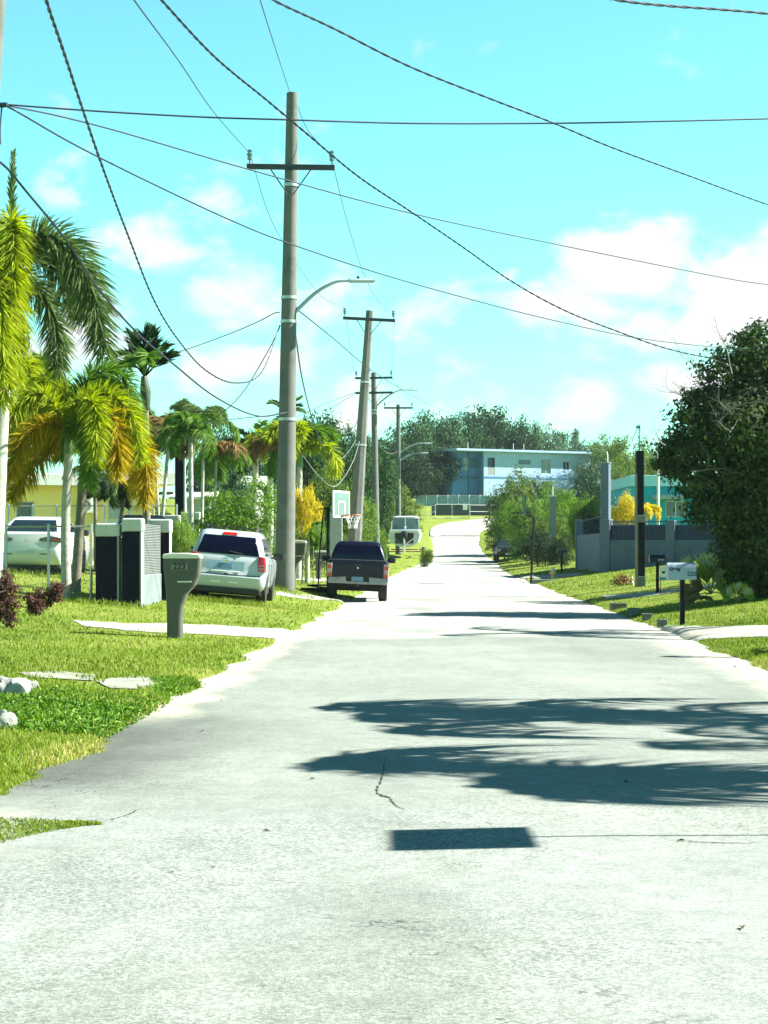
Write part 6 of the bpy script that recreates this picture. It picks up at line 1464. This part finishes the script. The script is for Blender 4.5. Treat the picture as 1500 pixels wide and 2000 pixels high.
# bushes on the right, above the dark pickup
rb = 'roadside bushes on the right before the blue house'
for (px, top, Y, w_, m_, k_, lab) in [
    (1003, 925, 152, 100, L_OLV, 1, 'tall olive bush hiding the lower left of the blue house'), (1052, 938, 155, 90, L_BLU, 2, 'grey-green bush in front of the house lettering'),
    (985, 985, 140, 70, L_LIT, 3, 'light green bush above the dark pickup'), (1030, 980, 134, 90, L_LIT, 4, 'light green feathery bush behind the dark hoop'),
    (1085, 952, 142, 100, L_LIT, 5, 'bright green bush left of the grey wall'), (1075, 1000, 124, 90, L_OLV, 6, 'dense bush behind the mailbox and hydrant'),
    (1110, 965, 128, 80, L_LIT, 7, 'bright green bush over the left wall pillar'), (1050, 1040, 118, 90, L_DRK, 1, 'dark low bush beside the dark pickup'),
    (1140, 975, C_.y+4, 70, L_LIT, 2, 'broad-leaved green plant over the left railing'), (1095, 1045, 112, 50, L_DRK, 3, 'dark shaded bush at the left foot of the grey wall')]:
    tree(lab, px, top, Y, w_, m_, k_, 'bush', 'bush', rb, 'roadside_bush')
tree('golden yellow shrub behind the blue railings, left of the black column', 1215, 972, A_.y+2.5, 72, L_YEL, 4, 'bush', 'shrub', 'golden shrubs behind the wall', 'garden_shrub')
palm2('golden arching fronds behind the railings, right of the black column', at_ground(1262, A_.y+2.5), W(1262, 1000, A_.y+2.5), .08, .07, 'plume', 7, .9, [leaf_mat('frond_gold', (.40, .34, .03), (.70, .58, .06), trans=.3)], 91, group='golden shrubs behind the wall', el=(0, 70), shaft=False, cat='shrub', name='garden_palm')
tree('dark hedge filling the gap behind the blue railings', 1160, 1005, C_.y+2.5, 60, L_DRK, 5, 'bush', 'shrub', None, 'garden_shrub')
# fan palm clump
g = G(1388, 1176); t = thing('fan_palm', 'low fan palm with broad pale-lit leaves and dry brown skirts beside the key mailbox', 'palm', g)
P = lambda x, y: W(x, y, g.y)-g
def fan(c, tip, up, spread, n, L_, seed, m):
    """pleated fan leaf: stalk from c to tip, segments radiating"""
    rnd = np.random.default_rng(seed); c = np.array(c); tip = np.array(tip); d = norm(tip-c); s = norm(np.cross(d, np.array(up))); V = []; Fq = []; rn = []
    for i in range(n):
        a = (i/(n-1)-.5)*spread; dd = norm(d*math.cos(a)+s*math.sin(a)); l = L_*(.75+.25*math.cos(a))*(.92+.16*rnd.random()); w_ = norm(np.cross(dd, np.array(up)))*(.028+.012*rnd.random()); nn = norm(np.cross(dd, w_))
        b = len(V); f = nn*.015*(1 if i % 2 else -1)
        V += [tip, tip+dd*l*.55-w_+f, tip+dd*l*.55+w_-f, tip+dd*l+np.array([0, 0, -.06*l])]; Fq += [(b, b+1, b+3), (b, b+3, b+2)]; rn += [rnd.random()*.6+.2]*4
    me = np_mesh('fan_leaf', np.array(V), [np.array(Fq)], rn); o = obj('fan_leaf', me, m, t)
    MB().tube([tuple(c), tuple(c*.5+tip*.5+np.array([0, 0, .03])), tuple(tip)], .012, 5).build('leaf_stalk', SHAFT, o)
F_FAN = leaf_mat('fan_leaf_green', (.07, .15, .015), (.26, .38, .06), (.55, .60, .35), trans=.3); F_FANP = leaf_mat('fan_leaf_pale', (.22, .28, .12), (.45, .50, .30), trans=.3); F_FANB = leaf_mat('fan_leaf_dry', (.12, .09, .03), (.34, .28, .14), trans=.2)
c0 = P(1388, 1160)
for i, (x, y, dy, L_, m_, sp) in enumerate([(1380, 1108, -.1, .55, F_FANP, 1.4), (1400, 1112, .2, .55, F_FAN, 2.2), (1372, 1122, -.3, .5, F_FAN, 1.8), (1352, 1108, .1, .5, F_FANP, 1.0), (1420, 1130, .1, .55, F_FAN, 2.4), (1360, 1142, -.3, .5, F_FANB, 2.2), (1400, 1140, -.4, .4, F_FAN, 2.4),
                              (1350, 1160, -.2, .5, F_FANB, 2.0), (1365, 1165, -.4, .45, F_FANB, 2.4), (1415, 1155, -.3, .4, F_FANP, 2.4), (1392, 1125, -.3, .5, F_FANP, 1.2), (1430, 1120, .4, .6, F_FAN, 2.6)]):
    tip = c0.lerp(P(x, y)+Vector((0, dy, 0)), .55); fan(tuple(c0), tuple(tip), (.5 if i % 2 else -.5, -.8, .3), sp*.62, 15, L_*1.35, 200+i, m_)
g = G(1440, 1178); t = thing('fan_palm', 'small round fan palm seedling at the foot of the big right tree', 'palm', g); c0 = Vector((0, 0, .05))
for i in range(7): a = R(20+i*24); fan((0, 0, .02), (math.cos(a)*.16, -.05-.05*(i % 2), math.sin(a)*.2+.05), (.4, -.8, .2), 1.5, 9, .26, 230+i, F_FANP if i % 2 else F_FAN)
# the big tree at the right edge
g = G(1475, 1172); g.y += 1.6; g.x = (1480-750)/F*g.y; g.z = gz(g.x, g.y)
t = thing('large_tree', 'big dark dense tree with bare grey twigs filling the right edge', 'tree', g)
s_ = g.y/F
def B(px, py, dy, r, rz=None): p = W(px, py, g.y)-g; return (p.x, dy, p.z, r, r*1.1, rz or r*.85)
bl = [B(1440, 760, 0, 1.05), B(1400, 830, -.4, 1.0), B(1350, 860, .2, .65), B(1320, 890, 0, .5), B(1480, 720, .6, 1.0), B(1540, 780, 0, 1.5), B(1600, 850, 0, 1.6), B(1450, 860, -1.0, 1.1), B(1380, 920, -.4, .95), B(1335, 925, .5, .5),
      B(1500, 900, -1.0, 1.3), B(1420, 980, -.3, 1.0), B(1375, 985, .3, .45), B(1480, 1000, -1.1, 1.1), B(1560, 980, -.5, 1.5), B(1460, 1070, -.9, .8), B(1440, 1040, .2, .45), B(1520, 1080, -.9, 1.1), B(1475, 1130, -1.0, .7), B(1540, 1140, -.6, 1.0), B(1420, 790, .5, .7), B(1300, 905, 0, .35), B(1360, 780, .3, .35), B(1510, 690, -.2, .8)]
V, q, rn = crown_np(77, bl, 78000, .095, lo=.0, hi=1.0, aspect=1.5, shell=.62, cl=.11, per=110)
obj('crown', np_mesh('crown', V, [q], rn), leaf_mat('leaves_big_tree', (.010, .030, .011), (.066, .108, .028), (.20, .20, .08), trans=.25), t)
limbs(5, bl, .22, (0, 0, 1.1), 16).build('trunk', BARK, t, 60)
TW = mat('dead_twig_grey', (.18, .19, .165), .9, var=.15)
rnd = random.Random(12)
def twig(p, d, L_, r, lev):
    pts = [p]; q = p; dd = d
    for i in range(5): dd = (dd+Vector((rnd.uniform(-.35, .35), rnd.uniform(-.35, .35), rnd.uniform(-.25, .30)))).normalized(); q = q+dd*L_/5; pts.append(q)
    MBt.tube(pts, [r*(1-.15*i) for i in range(6)], 4)
    if lev > 0:
        for i in range(1, 6):
            if rnd.random() < .85: twig(pts[i], (dd+Vector((rnd.uniform(-1, 1), rnd.uniform(-.6, .6), rnd.uniform(-.7, .9)))).normalized(), L_*rnd.uniform(.4, .65), r*.5, lev-1)
for (px, py, dx, dz, L_) in [(1400, 760, -.7, .7, 1.1), (1365, 800, -.9, .35, 1.0), (1430, 730, -.5, .8, .9), (1400, 830, .2, .5, 1.1), (1440, 820, -.3, -.3, 1.1), (1460, 840, .8, .2, 1.0), (1360, 790, -.6, .9, .7), (1300, 870, -.7, .5, .5), (1350, 920, .5, .1, .9), (1420, 800, .6, .3, 1.0), (1480, 810, -.6, .1, 1.0)]:
    p = W(px, py, g.y-(1.6 if px > 1405 or py > 815 else .3))-g; MBt = MB(); twig(p, Vector((dx, -.3, dz)).normalized(), L_, .014, 2); MBt.build('dead_twig', TW, t, fix=False)
tree('dense dark foliage mass standing behind the big right tree', 1560, 740, 52, 330, L_DRK, 5, 'bush', 'tree', None, 'large_tree')
# croton bushes, left foreground
CR = leaf_mat('leaves_croton_purple', (.03, .014, .012), (.10, .045, .035), (.17, .13, .05), trans=.2)
for (px, py, wpx, hpx, sd_, lab) in [(14, 1225, 85, 120, 1, 'tall purple-brown twiggy shrub cut by the left edge'), (92, 1190, 66, 54, 2, 'round purple-leaved shrub on the left lawn'), (70, 1203, 36, 42, 3, 'small dark red shrub at the left foot of the round purple one')]:
    g = G(px, py); s_ = g.y/F; t = thing('purple_shrub', lab, 'shrub', g, group='purple-leaved shrubs on the left lawn'); rw, rh = wpx*s_/2, hpx*s_/2
    bl = [(random.Random(sd_*9+i).uniform(-.6, .6)*rw, random.Random(sd_*7+i).uniform(-.4, .4)*rw, rh*(.5+.25*i), rw*.5, rw*.45, rh*.42) for i in range(5)]
    V, q, rn = crown_np(300+sd_, bl, 2600 if sd_ < 3 else 1200, .05); obj('crown', np_mesh('crown', V, [q], rn), CR, t); limbs(sd_, bl, .02, (0, 0, .08)).build('stem', BARK, t)
# lush clump of broad-bladed grass, left
rng_ = np.random.default_rng(8)
cl = []
for (x0, x1, y0, y1, n) in [(-40, 330, 1350, 1425, 9000), (300, 430, 1326, 1362, 1800), (0, 60, 1372, 1420, 600), (0, 150, 1340, 1360, 500)]:
    a_, b_ = G(x0, y1), G(x1, y0); c_ = G(x0, y0)
    Yg_ = a_.y+(c_.y-a_.y)*rng_.random(n); pxs = x0+(x1-x0)*rng_.random(n); Xg_ = (pxs-750)/F*Yg_
    k_ = (Xg_ < XL(Yg_)-.15*rng_.random(n)); cl.append(np.stack([Xg_[k_], Yg_[k_]], 1))
cl = np.concatenate(cl); n = len(cl); Z_ = ground_z(cl[:, 0], cl[:, 1]); Hh = .07+.09*rng_.random(n)
D_ = np.stack([rng_.normal(size=n)*.6, rng_.normal(size=n)*.6, np.ones(n)], 1)
V, q, tq = leaflets(np.stack([cl[:, 0], cl[:, 1], Z_], 1), D_, Hh, (.012+.008*rng_.random(n)), rng_, droop=.45)
o = obj('grass_clump', np_mesh('grass_clump', V, [q, tq], np.repeat(rng_.random(n), 5)), leaf_mat('broad_grass', (.03, .09, .008), (.13, .25, .028), (.30, .40, .10), trans=.25))
tag(o, 'lush bright broad-bladed grass patch beside the rocks at the left edge', 'grass', kind='stuff')
# long weeds under the cars and at the foot of the pole
cl = []
for (cx_, cy_, sx, sy, n) in [(-3.3, 41.9, .75, .25, 900), (-4.35, 42.2, .3, .4, 300), (-2.65, 49.5, .4, .35, 500), (-5.4, 36.6, .7, .3, 500), (-9, 45.5, 1.2, .3, 700)]:
    cl.append(np.stack([rng_.normal(size=n)*sx+cx_, rng_.normal(size=n)*sy+cy_], 1))
cl = np.concatenate(cl); cl = cl[cl[:, 0] < XL(cl[:, 1])-.2]; n = len(cl); Z_ = ground_z(cl[:, 0], cl[:, 1]); Hh = .10+.18*rng_.random(n)
D_ = np.stack([rng_.normal(size=n)*.35, rng_.normal(size=n)*.35, np.ones(n)], 1)
V, q, tq = leaflets(np.stack([cl[:, 0], cl[:, 1], Z_], 1), D_, Hh, .007+.004*rng_.random(n), rng_, droop=.3)
o = obj('tall_weeds', np_mesh('tall_weeds', V, [q, tq], np.repeat(.35+.6*rng_.random(n), 5)), GR); tag(o, 'taller weeds round the parked cars, the gate pillars and the nearest pole', 'weeds', kind='stuff')
# trees just outside the picture on the right; their shade lies across the road
off = 'trees standing just outside the picture on the right'
for i, (x, y, h, n_, L_, lab, azr_) in enumerate([(10.5, 17.3, 6.2, 7, 5.3, 'farther one', (155, 210)), (10.2, 12.7, 5.9, 6, 5.3, 'nearer one', (160, 206)), (11.7, 16.9, 6.8, 12, 2.7, 'third along the near right verge', (0, 360)), (12.0, 12.9, 6.8, 10, 2.0, 'fourth along the near right verge', (60, 300)), (13.4, 14.9, 7.6, 14, 3.1, 'fifth and tallest', (0, 360))]):
    palm2('coconut palm outside the picture shading the near road, '+lab, (x+.4, y, gz(x+.4, y)), (x, y, h), .16, .12, 'coco', n_, L_, [F_MID], 94+i, group=off, el=(0, 40), shaft=False, azr=azr_)
palm2('tall palm outside the picture beside the right drive', (10.6, 33.5, gz(10.6, 33.5)), (10.4, 33.4, 6.0), .14, .11, 'coco', 12, 2.8, [F_MID], 98, group=off, el=(-20, 60), shaft=False)
palm2('second palm outside the picture beyond the right drive', (10.4, 26.2, gz(10.4, 26.2)), (10.3, 26.2, 4.2), .12, .10, 'coco', 7, 1.8, [F_MID], 99, group=off, el=(-20, 60), shaft=False)
# tongue of grass creeping over the road edge at lower left
n = 2600; a_ = rng_.random(n)**1.5; px_ = -40+235*a_; py_ = 1592+14*a_+rng_.random(n)*(58*(1-a_)**1.3+3)
Yq = EYE*F/(py_-1072); Xq = (px_-750)/F*Yq; Zq = road_z(Xq, Yq)-.003
D_ = np.stack([rng_.normal(size=n)*.7, rng_.normal(size=n)*.7, np.ones(n)], 1)
V, q, tq = leaflets(np.stack([Xq, Yq, Zq], 1), D_, .02+.03*rng_.random(n), .004+.003*rng_.random(n), rng_, droop=.3)
o = obj('grass_tongue', np_mesh('grass_tongue', V, [q, tq], np.repeat(.25+.6*rng_.random(n), 5)), GR); tag(o, 'tongue of grass creeping onto the road at the lower left', 'grass', kind='stuff')
# ---------------------------------------------------------------- air
hm = bpy.data.materials.new('haze'); hm.use_nodes = True; ht = hm.node_tree; ht.nodes.clear()
ho = ht.nodes.new('ShaderNodeOutputMaterial'); hv = ht.nodes.new('ShaderNodeVolumePrincipled'); ht.links.new(hv.outputs[0], ho.inputs['Volume'])
hv.inputs['Color'].default_value = (.72, .88, 1.0, 1); hv.inputs['Density'].default_value = .00011; hv.inputs['Anisotropy'].default_value = .2
tag(MB().box(-460, 460, -60, 700, -1.5, 34).build('haze', hm), kind='stuff')
